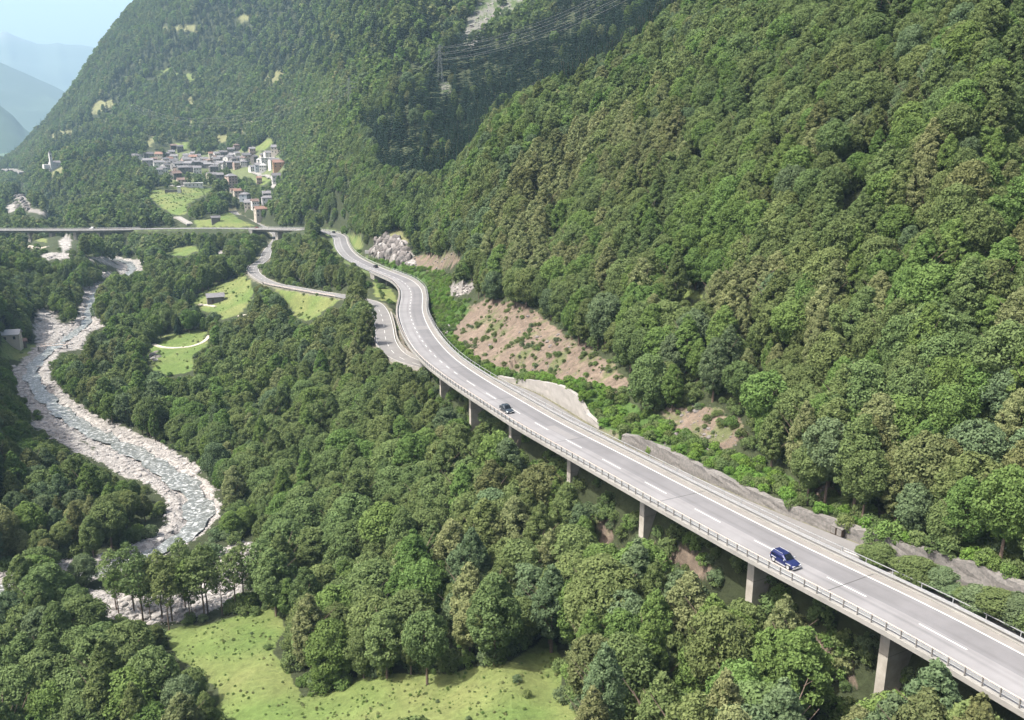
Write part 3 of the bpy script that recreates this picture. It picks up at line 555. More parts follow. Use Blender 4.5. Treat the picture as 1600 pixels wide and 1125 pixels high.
# narrow side roads and tracks, draped on the ground
def drape(name, pts, width, m, H=None, lift=0.12):
    C = spline([at_r(*p) for p in pts], 1.5, 2); C[:, 2] = ground(C[:, 0], C[:, 1]) + lift; N = normals(C)
    zl = ground(C[:, 0] - N[:, 0] * width / 2, C[:, 1] - N[:, 1] * width / 2); zr_ = ground(C[:, 0] + N[:, 0] * width / 2, C[:, 1] + N[:, 1] * width / 2)
    C[:, 2] = np.maximum(C[:, 2], np.maximum(zl, zr_) + lift)
    clear_pts(C[:, 0], C[:, 1], C[:, 2], 1)
    mb = MB(); prism(C, N, [(-width / 2, 0), (width / 2, 0), (width / 2 + 0.3, -1.5), (-width / 2 - 0.3, -1.5)], 0, len(C) - 1, mb)
    return tag(mb.build(name, m), kind='structure')
def surf(u, v, r0, r1):                  # where the sight line meets the ground between two distances
    d = ray(u, v); s0 = d / math.hypot(d[0], d[1]); rs = np.linspace(r0, r1, 400)
    z = s0[2] * rs - ground(s0[0] * rs, s0[1] * rs); k = np.nonzero(z <= 0)[0]
    r = rs[k[0]] if len(k) else r1
    return (s0[0] * r, s0[1] * r, gz(s0[0] * r, s0[1] * r))
def rr(u, v, r0, r1): p = surf(u, v, r0, r1); return (u, v, math.hypot(p[0], p[1]))
track = mat('gravel_track', (0.40, 0.37, 0.31), 0.95, 0.12, 0.5)
drape('meadow_track', [rr(u, v, 250, 520) for u, v in ((240, 538), (252, 543), (275, 544), (300, 542), (318, 535), (328, 524))], 1.7, track)
drape('meadow_track', [rr(u, v, 340, 600) for u, v in ((312, 476), (322, 477), (338, 480))], 1.6, track)
drape('meadow_track', [rr(u, v, 340, 600) for u, v in ((372, 494), (382, 492), (392, 497))], 1.5, track)
drape('side_road', [rr(u, v, 690, 1100) for u, v in ((276, 340), (286, 344), (294, 349), (297, 353))], 5.0, M['concrete_pale'])
drape('side_road', [rr(u, v, 900, 1500) for u, v in ((396, 270), (405, 274), (418, 276), (428, 282), (430, 290), (426, 296))], 5.0, M['concrete_pale'])
drape('village_street', [rr(u, v, 900, 1500) for u, v in ((268, 290), (290, 291), (320, 292), (352, 296), (368, 303), (378, 312), (396, 314), (404, 320), (412, 325))], 5.5, M['concrete_pale'])
drape('river_dam_road', [rr(u, v, 1500, 3600) for u, v in ((5, 266), (18, 267), (30, 270), (36, 273))], 9.0, M['walkway'])
drape('riverside_path', [rr(u, v, 560, 1000) for u, v in ((33, 386), (50, 386), (76, 386))], 2.5, track)

# river water
def water_mat():
    m = bpy.data.materials.new('river_water'); m.use_nodes = True; t = m.node_tree; b = t.nodes['Principled BSDF']
    tc = t.nodes.new('ShaderNodeTexCoord'); mp = t.nodes.new('ShaderNodeMapping')
    n = t.nodes.new('ShaderNodeTexNoise'); n.inputs['Scale'].default_value = 0.9; n.inputs['Detail'].default_value = 9; n.inputs['Roughness'].default_value = 0.72; n.inputs['Distortion'].default_value = 0.6
    t.links.new(tc.outputs['Object'], mp.inputs[0]); t.links.new(mp.outputs[0], n.inputs[0])
    cr_ = t.nodes.new('ShaderNodeValToRGB'); e = cr_.color_ramp.elements; e[0].position = 0.46; e[0].color = (0.085, 0.092, 0.084, 1); e[1].position = 0.60; e[1].color = (0.42, 0.43, 0.43, 1)
    x = e.new(0.53); x.color = (0.15, 0.163, 0.158, 1)
    t.links.new(n.outputs[0], cr_.inputs[0]); t.links.new(cr_.outputs[0], b.inputs['Base Color'])
    b.inputs['Roughness'].default_value = 0.4
    bp = t.nodes.new('ShaderNodeBump'); bp.inputs['Strength'].default_value = 0.8; bp.inputs['Distance'].default_value = 0.25
    t.links.new(n.outputs[0], bp.inputs['Height']); t.links.new(bp.outputs[0], b.inputs['Normal']); return m
MWAT = water_mat(); mb = MB(); vs_ = []; fs = []
for i in range(len(RC)):
    x, y, z, ww = RC[i]; ww = ww * (0.30 + 0.07 * math.sin(i * 0.9) + 0.05 * math.sin(i * 2.3))
    for k in range(5):
        o = (k / 4 - 0.5) * 2 * ww + 0.5 * math.sin(i * 0.6 + k); vs_.append((x + RN[i][0] * o, y + RN[i][1] * o, z - 0.12))
for i in range(len(RC) - 1):
    for k in range(4): a = i * 5 + k; fs.append((a, a + 1, a + 6, a + 5))
mb.add(vs_, fs); tag(mb.build('river_water', MWAT, smooth=True), kind='structure')

# ------------------------------------------------------------------ the long motorway viaduct and its rails
def sub(parent, name, mb, m, smooth=False): return mb.build(name, m, parent, smooth)
def bm_post(h=1.1, w_=0.12): return MB().box((0, 0, h / 2), (w_, w_, h))
def place(parent, name, me, p, rz=0.0):
    o = bpy.data.objects.new(name, me); o.location = p; o.rotation_euler = (0, 0, rz); return link(o, parent)
def make_bridge(name, label, i0, i1, piers, post_step, pier_w=(2.7, 8.1), pier_t=1.3, deck_h=1.5, rail_posts=True, right_posts=True, depth=26):
    t = empty(name); tag(t, label, 'viaduct' if depth > 30 else 'bridge')
    prof = [(-0.35, 0.18), (0.35, 0.18), (0.35, -0.02), (10.35, -0.02), (10.35, 0.18), (11.3, 0.18), (11.3, -0.42), (8.3, -0.85), (7.9, -deck_h), (2.8, -deck_h), (2.4, -0.85), (-0.35, -0.42)]
    sub(t, 'deck', prism(ML, MN, prof, i0, i1), M['concrete'])
    for (k, dz) in piers:
        x, y, z = ML[k]; n = MN[k]; oc = sum(pier_w) / 2; px, py = x + n[0] * oc, y + n[1] * oc
        g = min(gz(px + n[0] * q, py + n[1] * q) for q in (-3, 0, 3)) - 2.0; top = z - deck_h - 0.002
        mb = MB(); rz = math.atan2(n[1], n[0]); mb.box((px, py, (g + top) / 2), (pier_w[1] - pier_w[0], pier_t, top - g), rz)
        sub(t, 'pier', mb, M['concrete_stain'])
        mb = MB(); mb.box((px, py, top - 3.4), (pier_w[1] - pier_w[0] + 0.02, pier_t + 0.02, 0.05), rz); sub(t.children[-1], 'formwork_joint', mb, M['stone'])
    sub(t, 'guardrail', prism(ML, MN, [(-0.06, 0.62), (0.02, 0.62), (0.02, 0.98), (-0.06, 0.98)], i0, i1), M['steel'])
    sub(t, 'handrail', prism(ML, MN, [(-0.16, 1.18), (-0.06, 1.18), (-0.06, 1.28), (-0.16, 1.28)], i0, i1), M['wood_rail'])
    sub(t, 'guardrail', prism(ML, MN, [(10.42, 0.62), (10.5, 0.62), (10.5, 0.96), (10.42, 0.96)], i0, i1), M['steel'])
    sub(t, 'handrail', prism(ML, MN, [(11.12, 1.18), (11.2, 1.18), (11.2, 1.26), (11.12, 1.26)], i0, i1), M['steel'])
    pm = bm_post(1.06, 0.11).mesh('rail_post', M['stone']); pm2 = bm_post(1.06, 0.09).mesh('rail_post', M['steel'])
    for k in range(i0, i1 + 1, post_step):
        x, y, z = ML[k]; n = MN[k]; place(t, 'rail_post', pm, (x - n[0] * 0.12, y - n[1] * 0.12, z + 0.18), math.atan2(n[1], n[0]))
        if right_posts and (k - i0) % (post_step * 2) == 0: place(t, 'rail_post', pm2, (x + n[0] * 11.1, y + n[1] * 11.1, z + 0.18), math.atan2(n[1], n[0]))
    return t
def ch_u(u): uu, vv = project(ML[:, 0], ML[:, 1], ML[:, 2]); return int(np.argmin(np.abs(uu - u) + np.where(np.arange(len(ML)) > I_AB1, 1e4, 0)))
VP = [(ch_u(u), 0) for u in (1372, 1152, 985, 868, 778, 716, 672)] + [(chain(594, 432, 68), 0), (chain(632, 528, 63.4), 0)]
viaduct = make_bridge('motorway_viaduct', 'long pale concrete motorway viaduct curving through the forest on slab piers', 0, I_AB1, VP, 1, depth=40)
ab = MB(); k = I_AB1; x, y, z = ML[k]; n = MN[k]; d = np.array([-n[1], n[0]])
prism(ML, MN, [(-0.1, -0.43), (10.8, -0.43), (10.8, -9), (-0.1, -9)], I_AB1 - 4, I_AB1 + 3, ab); sub(viaduct, 'abutment', ab, M['concrete_pale'])
bridge = make_bridge('river_bridge', 'grey motorway bridge spanning the gravelly river far down the valley', I_RV0, NM, [(int(np.argmin(np.abs(project(ML[:, 0], ML[:, 1], ML[:, 2])[0] - u))), 0) for u in (111, 73, 38, 150)], 4, pier_w=(3, 7.5), pier_t=3.2, deck_h=2.4, right_posts=False)
bridge2 = make_bridge('road_bridge', 'short grey motorway bridge crossing over the old road below the village', I_BR0, I_BR1, [(int(np.argmin(np.abs(project(ML[:, 0], ML[:, 1], ML[:, 2])[0] - 428))), 0)], 4, pier_w=(2.5, 8), pier_t=3.0, deck_h=2.2, right_posts=False)
ab = MB(); prism(ML, MN, [(-0.1, -0.43), (10.8, -0.43), (10.8, -8), (-0.1, -8)], I_BR1 - 2, I_BR1 + 4, ab); sub(bridge2, 'abutment', ab, M['concrete'])
# guardrails of the stretches on the ground
def rail_run(name, label, C, N, o, i0, i1, ps=2, m='steel', group=None, top=0.75):
    t = empty(name); tag(t, label, 'guardrail', group)
    sub(t, 'beam', prism(C, N, [(o - 0.04, top - 0.32), (o + 0.04, top - 0.32), (o + 0.04, top), (o - 0.04, top)], i0, i1), M[m])
    pm = bm_post(top - 0.1, 0.1).mesh('post', M[m])
    for k in range(i0, i1 + 1, ps):
        x, y, z = C[k][:3]; n = N[k]; place(t, 'post', pm, (x + n[0] * (o + 0.1), y + n[1] * (o + 0.1), z - 0.1))
    return t
rail_run('guardrail', 'steel guardrail on the valley side of the motorway between viaduct and far bend', ML, MN, 0.05, I_AB1 + 1, I_BR0 - 1)
rail_run('guardrail', 'steel guardrail on the hill side of the motorway below the rock cliff', ML, MN, 10.6, I_AB1 + 1, I_BR0 - 1)
rail_run('guardrail', 'steel guardrail on the near edge of the causeway between the two far bridges', ML, MN, 0.05, I_BR1 + 1, I_RV0 - 1)
iq0 = int(np.argmin(np.hypot(ou - 612, ov - 548) + np.where(OC[:, 1] > 400, 999, 0))); iq1 = int(np.argmin(np.hypot(ou - 592, ov - 486)))
def low_wall(name, label, C, N, o, i0, i1, hf, th, m, foot=-1.5, wob=0.0, cat='wall', step=1):
    t = MB(); n_ = 0; ids = list(range(i0, i1 + 1, step)); rows = 7
    rnd = random.Random(5); vs2 = []; fs2 = []
    for a, i in enumerate(ids):
        x, y, z = C[i][:3]; nx, ny = N[i]; h = hf(i); g = foot
        prof = [(o, g + (h - g) * q / (rows - 2)) for q in range(rows - 1)] + [(o + th, h), (o + th, g)]
        for q, (po, ph) in enumerate(prof):
            jo = rnd.uniform(-wob, wob) if 0 < q < rows - 1 else 0; jh = rnd.uniform(-wob, wob) * 1.6 if q in (rows - 2, rows - 1) else 0
            vs2.append((x + nx * (po + jo), y + ny * (po + jo), z + ph + jh))
    nn = rows + 1
    for a in range(len(ids) - 1):
        for q in range(nn): fs2.append((a * nn + q, a * nn + (q + 1) % nn, (a + 1) * nn + (q + 1) % nn, (a + 1) * nn + q))
    fs2.append(tuple(range(nn))[::-1]); fs2.append(tuple((len(ids) - 1) * nn + q for q in range(nn)))
    t.add(vs2, fs2); o_ = t.build(name, m); return tag(o_, label, cat)
i_s = int(np.argmax(ou < 948)); i_e = int(np.argmax(ou < 905)); i_c = int(np.argmax(ou < 760))
low_wall('stone_retaining_wall', 'long grey dry-stone retaining wall above the old road beside the viaduct', OC, ON, OW / 2 + 0.9, 0, i_s, lambda i: WH[i] + 0.15, 1.0, M['stone'], wob=0.12)
low_wall('concrete_retaining_wall', 'pale concrete retaining wall with a high lit crest in the lay-by beside the viaduct', OC, ON, OW / 2 + 1.2, i_e, i_c, lambda i: WH[i] + 0.2, 0.9, M['concrete_pale'], wob=0.06)
a0 = int(np.argmin(np.hypot(ou - 655, ov - 570))); a1 = int(np.argmin(np.hypot(ou - 596, ov - 490)))
low_wall('roadside_parapet', 'white concrete parapet between the old road and the curving viaduct', OC, ON, OW / 2 + 0.3, a0 + 2, a1, lambda i: 0.95, 0.3, M['concrete_pale'], cat='parapet')
low_wall('roadside_parapet', 'pale parapet on the forest edge of the old road where it dips under the viaduct', OC, ON, -OW / 2 - 0.6, a0 - 12, a1 - 8, lambda i: 0.8, 0.3, M['concrete_pale'], foot=-5.5, cat='parapet')
b0 = int(np.argmin(np.hypot(ou - 422, ov - 442))); b1 = int(np.argmin(np.hypot(ou - 398, ov - 416)))
low_wall('roadside_parapet', 'white parapet on the sharp bend of the old road above the barn meadow', OC, ON, -OW / 2 - 0.6, b0, b1, lambda i: 0.85, 0.35, M['concrete_pale'], foot=-5.5, cat='parapet')
b2 = int(np.argmin(np.hypot(ou - 536, ov - 463))); 
rail_run('guardrail', 'low rail along the old road above the sloping green meadow', OC, ON, -OW / 2 - 0.3, b2, b0 - 1, 2, 'wood_rail')
for C_, N_, a_, b_, i0, i1 in ((ML, MN, -0.5, 11.4, 0, NM),):
    for o_ in np.arange(a_, b_, 1.0):
        for dz in (-1.0, 0.6): clear_pts(C_[i0:i1, 0] + N_[i0:i1, 0] * o_, C_[i0:i1, 1] + N_[i0:i1, 1] * o_, C_[i0:i1, 2] + dz, 1)
# short lengths of the motorway hidden behind trees in the photograph
HID = [(533, 376, 560, 420, 545), (478, 345, 502, 372, 0)]
for o_ in np.arange(-3.3, 3.4, 1.0):
    k = slice(0, len(OC)); clear_pts(OC[k, 0] + ON[k, 0] * o_, OC[k, 1] + ON[k, 1] * o_, OC[k, 2] + 0.3, 1)
for u_ in (38, 73, 111):
    k_ = int(np.argmin(np.abs(project(ML[:, 0], ML[:, 1], ML[:, 2])[0] - u_)))
    for q in np.arange(-16, -1, 0.8): clear_pts(ML[k_:k_ + 1, 0] + MN[k_, 0] * 4, ML[k_:k_ + 1, 1] + MN[k_, 1] * 4, ML[k_:k_ + 1, 2] + q, 3)
for (k_, _) in VP[:7]:
    for q in np.arange(-7.0, -1.0, 0.8):
        for o_ in (2.7, 5, 8): clear_pts(np.array([ML[k_, 0] + MN[k_, 0] * o_]), np.array([ML[k_, 1] + MN[k_, 1] * o_]), np.array([ML[k_, 2] + q]), 2)
CLR[392:470, 556:566] = 0; CLR[468:560, 583:590] = 0; CLR[464:482, 540:590] = 0; CLR[356:372, 476:500] = 0; CLR[388:404, 530:552] = 0; CLR[404:420, 402:416] = 0; CLR[374:392, 416:446] = 0

# ------------------------------------------------------------------ houses, barns, church
WALLS = dict(white=mat('render_white', (0.50, 0.49, 0.47), 0.9, 0.06, 0.5), cream=mat('render_cream', (0.40, 0.36, 0.30), 0.9, 0.07, 0.5), pink=mat('render_pink', (0.33, 0.25, 0.215), 0.9, 0.07, 0.5), grey=mat('render_grey', (0.22, 0.215, 0.21), 0.9, 0.1, 0.5),
             stone=mat('rubble_stone', (0.15, 0.14, 0.13), 0.95, col2=(0.09, 0.085, 0.08), scale=2.0), wood=mat('dark_timber', (0.07, 0.05, 0.035), 0.9, 0.25, 2.0), orange=mat('render_orange', (0.33, 0.20, 0.12), 0.9, 0.06, 0.5), blue=mat('render_pale_blue', (0.30, 0.33, 0.36), 0.9, 0.06, 0.5))
ROOFS = dict(grey=mat('stone_slate_roof', (0.15, 0.147, 0.155), 0.85, 0.2, 1.2), dark=mat('dark_slate_roof', (0.10, 0.098, 0.105), 0.85, 0.2, 1.2), red=mat('red_tile_roof', (0.19, 0.115, 0.09), 0.85, 0.2, 1.2), brown=mat('brown_tile_roof', (0.14, 0.10, 0.085), 0.85, 0.2, 1.2), white=mat('pale_sheet_roof', (0.36, 0.36, 0.355), 0.6, 0.06, 0.5))
GLASS = mat('window_glass', (0.03, 0.035, 0.04), 0.15, 0.1, 1.0, spec=0.6)
win_me = MB().box((0, 0, 0), (1.1, 0.12, 1.4)).mesh('window', GLASS); door_me = MB().box((0, 0, 1.05), (1.1, 0.1, 2.1)).mesh('door', WALLS['wood'])
def house(u, v, w_, d_, h_, roof, wall, rot=0.0, r0=900, r1=1650, kind='gable', storeys=2, name='house', nwin=3, pos=None, seen=True):
    p = pos or surf(u, v, r0, r1); r = math.hypot(p[0], p[1]); az = math.atan2(p[0], p[1]); rz = -az + rot
    c, s_ = math.cos(rz), math.sin(rz)
    zs = [gz(p[0] + c * a - s_ * b, p[1] + s_ * a + c * b) for a in (-w_ / 2, w_ / 2) for b in (-d_ / 2, d_ / 2)]
    t = empty(name, (p[0], p[1], max(p[2], sum(zs) / 4)), rz); low = t.location.z - min(zs) + 1.0
    MB().box((0, 0, (h_ - low) / 2), (w_, d_, h_ + low)).build('wall', WALLS[wall], t)
    mb = MB(); o = 0.5
    if kind == 'gable':
        rh = d_ * 0.30; a, b = w_ / 2 + o, d_ / 2 + o
        mb.add([(-a, -b, h_ - 0.15), (a, -b, h_ - 0.15), (a, b, h_ - 0.15), (-a, b, h_ - 0.15), (-a, 0, h_ + rh), (a, 0, h_ + rh), (-a, -b, h_ + 0.1), (a, -b, h_ + 0.1), (a, b, h_ + 0.1), (-a, b, h_ + 0.1), (-a, 0, h_ + rh + 0.28), (a, 0, h_ + rh + 0.28)],
               [(0, 4, 5, 1), (3, 2, 5, 4), (6, 7, 11, 10), (9, 10, 11, 8), (0, 1, 7, 6), (2, 3, 9, 8), (0, 6, 10, 4), (3, 4, 10, 9), (1, 5, 11, 7), (2, 8, 11, 5)])
        MB().add([(-w_ / 2 + .02, -d_ / 2, h_), (-w_ / 2 + .02, d_ / 2, h_), (-w_ / 2 + .02, 0, h_ + d_ * 0.27), (w_ / 2 - .02, -d_ / 2, h_), (w_ / 2 - .02, d_ / 2, h_), (w_ / 2 - .02, 0, h_ + d_ * 0.27)], [(0, 2, 1), (3, 4, 5)]).build('gable', WALLS[wall], t)
    elif kind == 'hip':
        rh = d_ * 0.26; a, b = w_ / 2 + o, d_ / 2 + o; e = w_ / 2 - d_ * 0.35
        mb.add([(-a, -b, h_), (a, -b, h_), (a, b, h_), (-a, b, h_), (-e, 0, h_ + rh), (e, 0, h_ + rh), (-a, -b, h_ - .2), (a, -b, h_ - .2), (a, b, h_ - .2), (-a, b, h_ - .2)], [(0, 1, 5, 4), (1, 2, 5), (2, 3, 4, 5), (3, 0, 4), (9, 8, 7, 6), (6, 7, 1, 0), (7, 8, 2, 1), (8, 9, 3, 2), (9, 6, 0, 3)])
    else: mb.box((0, 0, h_ + 0.2), (w_ + 0.8, d_ + 0.8, 0.4))
    ro = mb.build('roof', ROOFS[roof], t)
    if kind != 'flat' and name == 'house': MB().box((w_ * 0.22, d_ * 0.12, h_ + d_ * 0.3 + 0.5), (0.9, 0.9, 1.6)).build('chimney', WALLS['grey'], ro)
    if nwin:
        for sv in range(storeys):
            z_ = h_ * (sv + 0.55) / storeys
            for q in range(nwin):
                if name == 'house' and sv == 0 and q == nwin // 2:
                    link(bpy.data.objects.new('door', door_me), t).location = ((q + 0.5) / nwin * w_ - w_ / 2, -d_ / 2, 0); continue
                o_ = link(bpy.data.objects.new('window', win_me), t); o_.location = ((q + 0.5) / nwin * w_ - w_ / 2, -d_ / 2, z_)
            for sx in (-1, 1):
                o_ = link(bpy.data.objects.new('window', win_me), t); o_.location = (sx * w_ / 2, 0, z_); o_.rotation_euler = (0, 0, math.pi / 2)
    if seen:
        a, b = np.meshgrid(np.linspace(-w_ / 2, w_ / 2, 8), np.linspace(0.25 * h_, h_ + 1, 6)); zz = t.location.z
        clear_pts(p[0] + c * a.ravel() + s_ * d_ / 2, p[1] + s_ * a.ravel() - c * d_ / 2, zz + b.ravel(), 0)
    return t, r
HOUSES = [(205, 170, 16, 'grey', 'white', .2), (300, 152, 13, 'dark', 'grey', .5), (400, 172, 11, 'red', 'cream', -.3), (395, 248, 14, 'grey', 'white', .1), (300, 232, 14, 'grey', 'grey', -.2), (485, 200, 9, 'red', 'cream', .6), (505, 132, 9, 'grey', 'cream', .3),
    (523, 75, 9, 'brown', 'wood', .2), (582, 98, 9, 'dark', 'stone', .1), (552, 262, 14, 'grey', 'grey', .7), (636, 222, 12, 'grey', 'pink', .4), (700, 184, 11, 'red', 'pink', -.2), (740, 172, 8, 'grey', 'white', .2), (604, 296, 13, 'grey', 'stone', .3), (664, 258, 11, 'grey', 'grey', -.5),
    (722, 240, 11, 'grey', 'stone', .4), (782, 236, 12, 'grey', 'cream', .1), (850, 246, 15, 'grey', 'stone', -.3), (910, 156, 9, 'grey', 'white', .3), (968, 136, 11, 'dark', 'stone', .1), (1040, 124, 10, 'dark', 'stone', -.2), (1086, 92, 8, 'brown', 'pink', .2), (1012, 206, 11, 'grey', 'white', .8),
    (1062, 216, 11, 'dark', 'grey', .6), (1122, 196, 11, 'grey', 'stone', .3), (1172, 186, 11, 'dark', 'cream', .1), (948, 250, 11, 'grey', 'white', -.6), (880, 284, 11, 'dark', 'stone', .2), (812, 216, 7, 'red', 'white', .1), (545, 346, 11, 'brown', 'stone', .5), (602, 390, 12, 'brown', 'cream', .2),
    (868, 356, 14, 'grey', 'cream', .5), (940, 364, 8, 'grey', 'stone', .1), (1225, 128, 8, 'grey', 'pink', .2), (1378, 146, 14, 'grey', 'white', .3), (1440, 112, 12, 'grey', 'cream', -.2), (1420, 226, 13, 'grey', 'white', .4), (1290, 268, 12, 'grey', 'blue', .1), (1228, 272, 9, 'grey', 'white', .4),
    (1325, 276, 9, 'white', 'white', -.2), (1330, 170, 10, 'dark', 'cream', .3), (1450, 380, 12, 'dark', 'white', .1), (1288, 388, 6, 'red', 'pink', .1), (1062, 486, 11, 'brown', 'cream', .3), (1106, 508, 15, 'red', 'cream', .25), (1162, 540, 15, 'grey', 'blue', 1.2), (1354, 536, 11, 'grey', 'grey', .2),
    (1372, 586, 17, 'grey', 'white', .1), (1204, 606, 12, 'grey', 'cream', -.2), (1300, 690, 14, 'red', 'cream', .3), (1252, 618, 9, 'brown', 'white', .2), (450, 215, 9, 'dark', 'cream', .4), (350, 205, 8, 'brown', 'cream', .1), (430, 285, 10, 'grey', 'white', .2), (520, 222, 10, 'dark', 'stone', .2),
    (580, 240, 9, 'grey', 'cream', .6), (690, 282, 10, 'dark', 'stone', .1), (900, 205, 10, 'grey', 'stone', .5), (640, 180, 10, 'dark', 'white', .3), (760, 200, 9, 'grey', 'stone', .2), (1090, 160, 8, 'grey', 'white', .4), (860, 160, 7, 'red', 'cream', .2), (470, 165, 8, 'grey', 'stone', .4), (395, 318, 9, 'grey', 'white', .3), (1300, 215, 9, 'white', 'white', .2), (1245, 200, 8, 'dark', 'stone', .7)]
rf_ = random.Random(21); CORE = [(360, 170), (640, 165), (900, 150), (1180, 170), (1190, 230), (1000, 270), (860, 300), (560, 300), (400, 270)]
while len(HOUSES) < 92:
    a_, b_ = rf_.uniform(300, 1200), rf_.uniform(140, 310)
    if inside(np.array([a_]), np.array([b_]), CORE)[0]: HOUSES.append((a_, b_, rf_.choice([7, 8, 9, 10]), rf_.choice(['grey', 'grey', 'grey', 'dark', 'brown']), rf_.choice(['white', 'white', 'cream', 'grey', 'stone', 'pink']), rf_.uniform(-.8, .8)))
RW = dict(grey='grey stone-slab', dark='dark slate', red='red tiled', brown='brown tiled', white='pale sheet'); hrec = []
rh_ = random.Random(3)
for (zx, zy, w_, roof, wall, rot) in HOUSES:
    u_, v_ = 180 + zx / 5.714, 220 + zy / 5.714; low_ = zy > 470
    t, r = house(u_, v_, w_ * (0.72 if low_ else 0.95), min(w_, 10) * rh_.uniform(0.7, 0.95), rh_.choice([5.2, 6, 7.2, 8]), roof, wall, rot, 820 if low_ else 980, 1650, kind='hip' if rh_.random() < 0.2 else 'gable')
    tag(t, 'x', 'house', 'houses of the valley village'); wn = {'wood': 'timber', 'stone': 'rubble stone', 'blue': 'pale blue'}.get(wall, wall); hrec.append((t, f'{wn} house with {RW[roof]} roof', u_, v_, zx, zy))
by = {}
for q in hrec:
    zx, zy = q[4], q[5]; zn = 'by the road below the village' if zy > 420 else 'at the right end of village' if zx > 1200 else 'above the village centre' if zy < 135 else 'at the left end of village' if zx < 500 else 'in the crowded village core' if zy < 300 else 'along the lower village street'
    by.setdefault((q[1], zn), []).append(q)
for (a_, zn), L_ in by.items():
    L_.sort(key=lambda q: q[2])
    for i, q in enumerate(L_): q[0]['label'] = f'{a_} {zn}' + (f', {["first", "second", "third", "fourth", "fifth", "sixth", "seventh", "eighth", "ninth", "tenth", "eleventh", "twelfth", "thirteenth", "fourteenth"][i]} from left' if len(L_) > 1 else '')
t, _ = house(180 + 1042 / 5.714, 220 + 432 / 5.714, 11, 10, 15, 'grey', 'pink', .45, 950, 1500, kind='hip', storeys=5, name='apartment_building'); tag(t, 'tall pink five-storey apartment block standing beside the village road', 'apartment block')
t, _ = house(180 + 700 / 5.714, 220 + 412 / 5.714, 20, 9, 4, 'white', 'white', .05, 950, 1500, kind='flat', storeys=1, name='warehouse', nwin=5); tag(t, 'long white low building with pale flat roof below the village', 'warehouse')
t, _ = house(180 + 1370 / 5.714, 220 + 206 / 5.714, 20, 12, 6, 'white', 'white', .2, 950, 1600, kind='flat', storeys=2, name='workshop_building', nwin=5); tag(t, 'wide white flat-roofed building at the right end of the village', 'building')
t, _ = house(180 + 1472 / 5.714, 220 + 250 / 5.714, 16, 10, 6, 'red', 'orange', .1, 950, 1600, kind='gable', name='orange_house'); tag(t, 'orange house with red roof at the far right of the village', 'house')
t, _ = house(180 + 898 / 5.714, 220 + 722 / 5.714, 7, 5, 3.2, 'dark', 'stone', .1, 690, 1000, storeys=1, nwin=0, name='barn'); tag(t, 'small dark stone barn on the meadow just above the far bridge', 'barn')
t, _ = house(337, 472, 8.5, 5.5, 3.0, 'grey', 'stone', .06, 380, 620, storeys=1, nwin=0, name='barn'); tag(t, 'lone stone barn with grey slab roof on the mid-valley meadow', 'barn'); MB().box((-1.5, -2.78, 1.0), (1.3, 0.12, 2.0)).build('door', WALLS['wood'], t)
t, _ = house(19, 538, 8, 6, 3.4, 'white', 'cream', -.25, 330, 520, storeys=1, nwin=2, name='cottage'); tag(t, 'cottage with pale sheet-metal roof on the left river bank', 'cottage')
t, _ = house(34, 541, 4, 3, 2.2, 'red', 'wood', .1, 330, 520, storeys=1, nwin=0, name='shed'); tag(t, 'small shed with reddish roof beside the left bank cottage', 'shed')
t, _ = house(180 + 572 / 5.714, 220 + 466 / 5.714, 3.6, 3.2, 6.5, 'white', 'white', 0, 850, 1400, storeys=1, nwin=0, kind='hip', name='wayside_chapel'); tag(t, 'small white chapel at the end of the meadow wall', 'chapel')
p = surf(180 + 520 / 5.714, 220 + 460 / 5.714, 850, 1400); tag(MB().box((p[0], p[1], p[2] + 1.2), (17, 0.7, 3.4), -math.atan2(p[0], p[1])).build('meadow_wall', WALLS['stone']), 'grey stone wall on the green meadow below the village', 'wall')
p = surf(95, 259, 1150, 1600)       # church on its spur
t, _ = house(88, 262, 17, 9, 7, 'grey', 'white', .35, 1150, 1600, storeys=1, nwin=3, name='church'); tag(t, 'white village church with slender bell tower on the wooded spur', 'church')
tw = MB().box((-7.4, -3.4, 8.5), (3.6, 3.6, 22)).build('bell_tower', WALLS['white'], t); MB().box((-7.4, -3.4, 20.1), (4.2, 4.2, 0.5)).build('cornice', WALLS['white'], tw)
MB().box((-7.4, -3.4, 22.4), (3.4, 3.4, 4.2), 0, 0, 0.12).build('spire', ROOFS['grey'], tw); MB().box((-7.4, -5.24, 16.8), (1.3, 0.12, 2.4)).build('belfry_opening', GLASS, tw)
p_ = t.location; a_, b_ = np.meshgrid(np.linspace(-14, 9, 14), np.linspace(1, 9, 6)); clear_pts(p_.x + a_.ravel(), p_.y - 5 + 0 * a_.ravel(), p_.z + b_.ravel(), 1); clear_pts(np.full(12, p_.x - 7.0), np.full(12, p_.y - 3.4), p_.z + np.linspace(4, 24, 12), 1)
MB().box((-13.2, 1.0, 2.0), (8, 7, 6)).build('side_chapel', WALLS['white'], t)

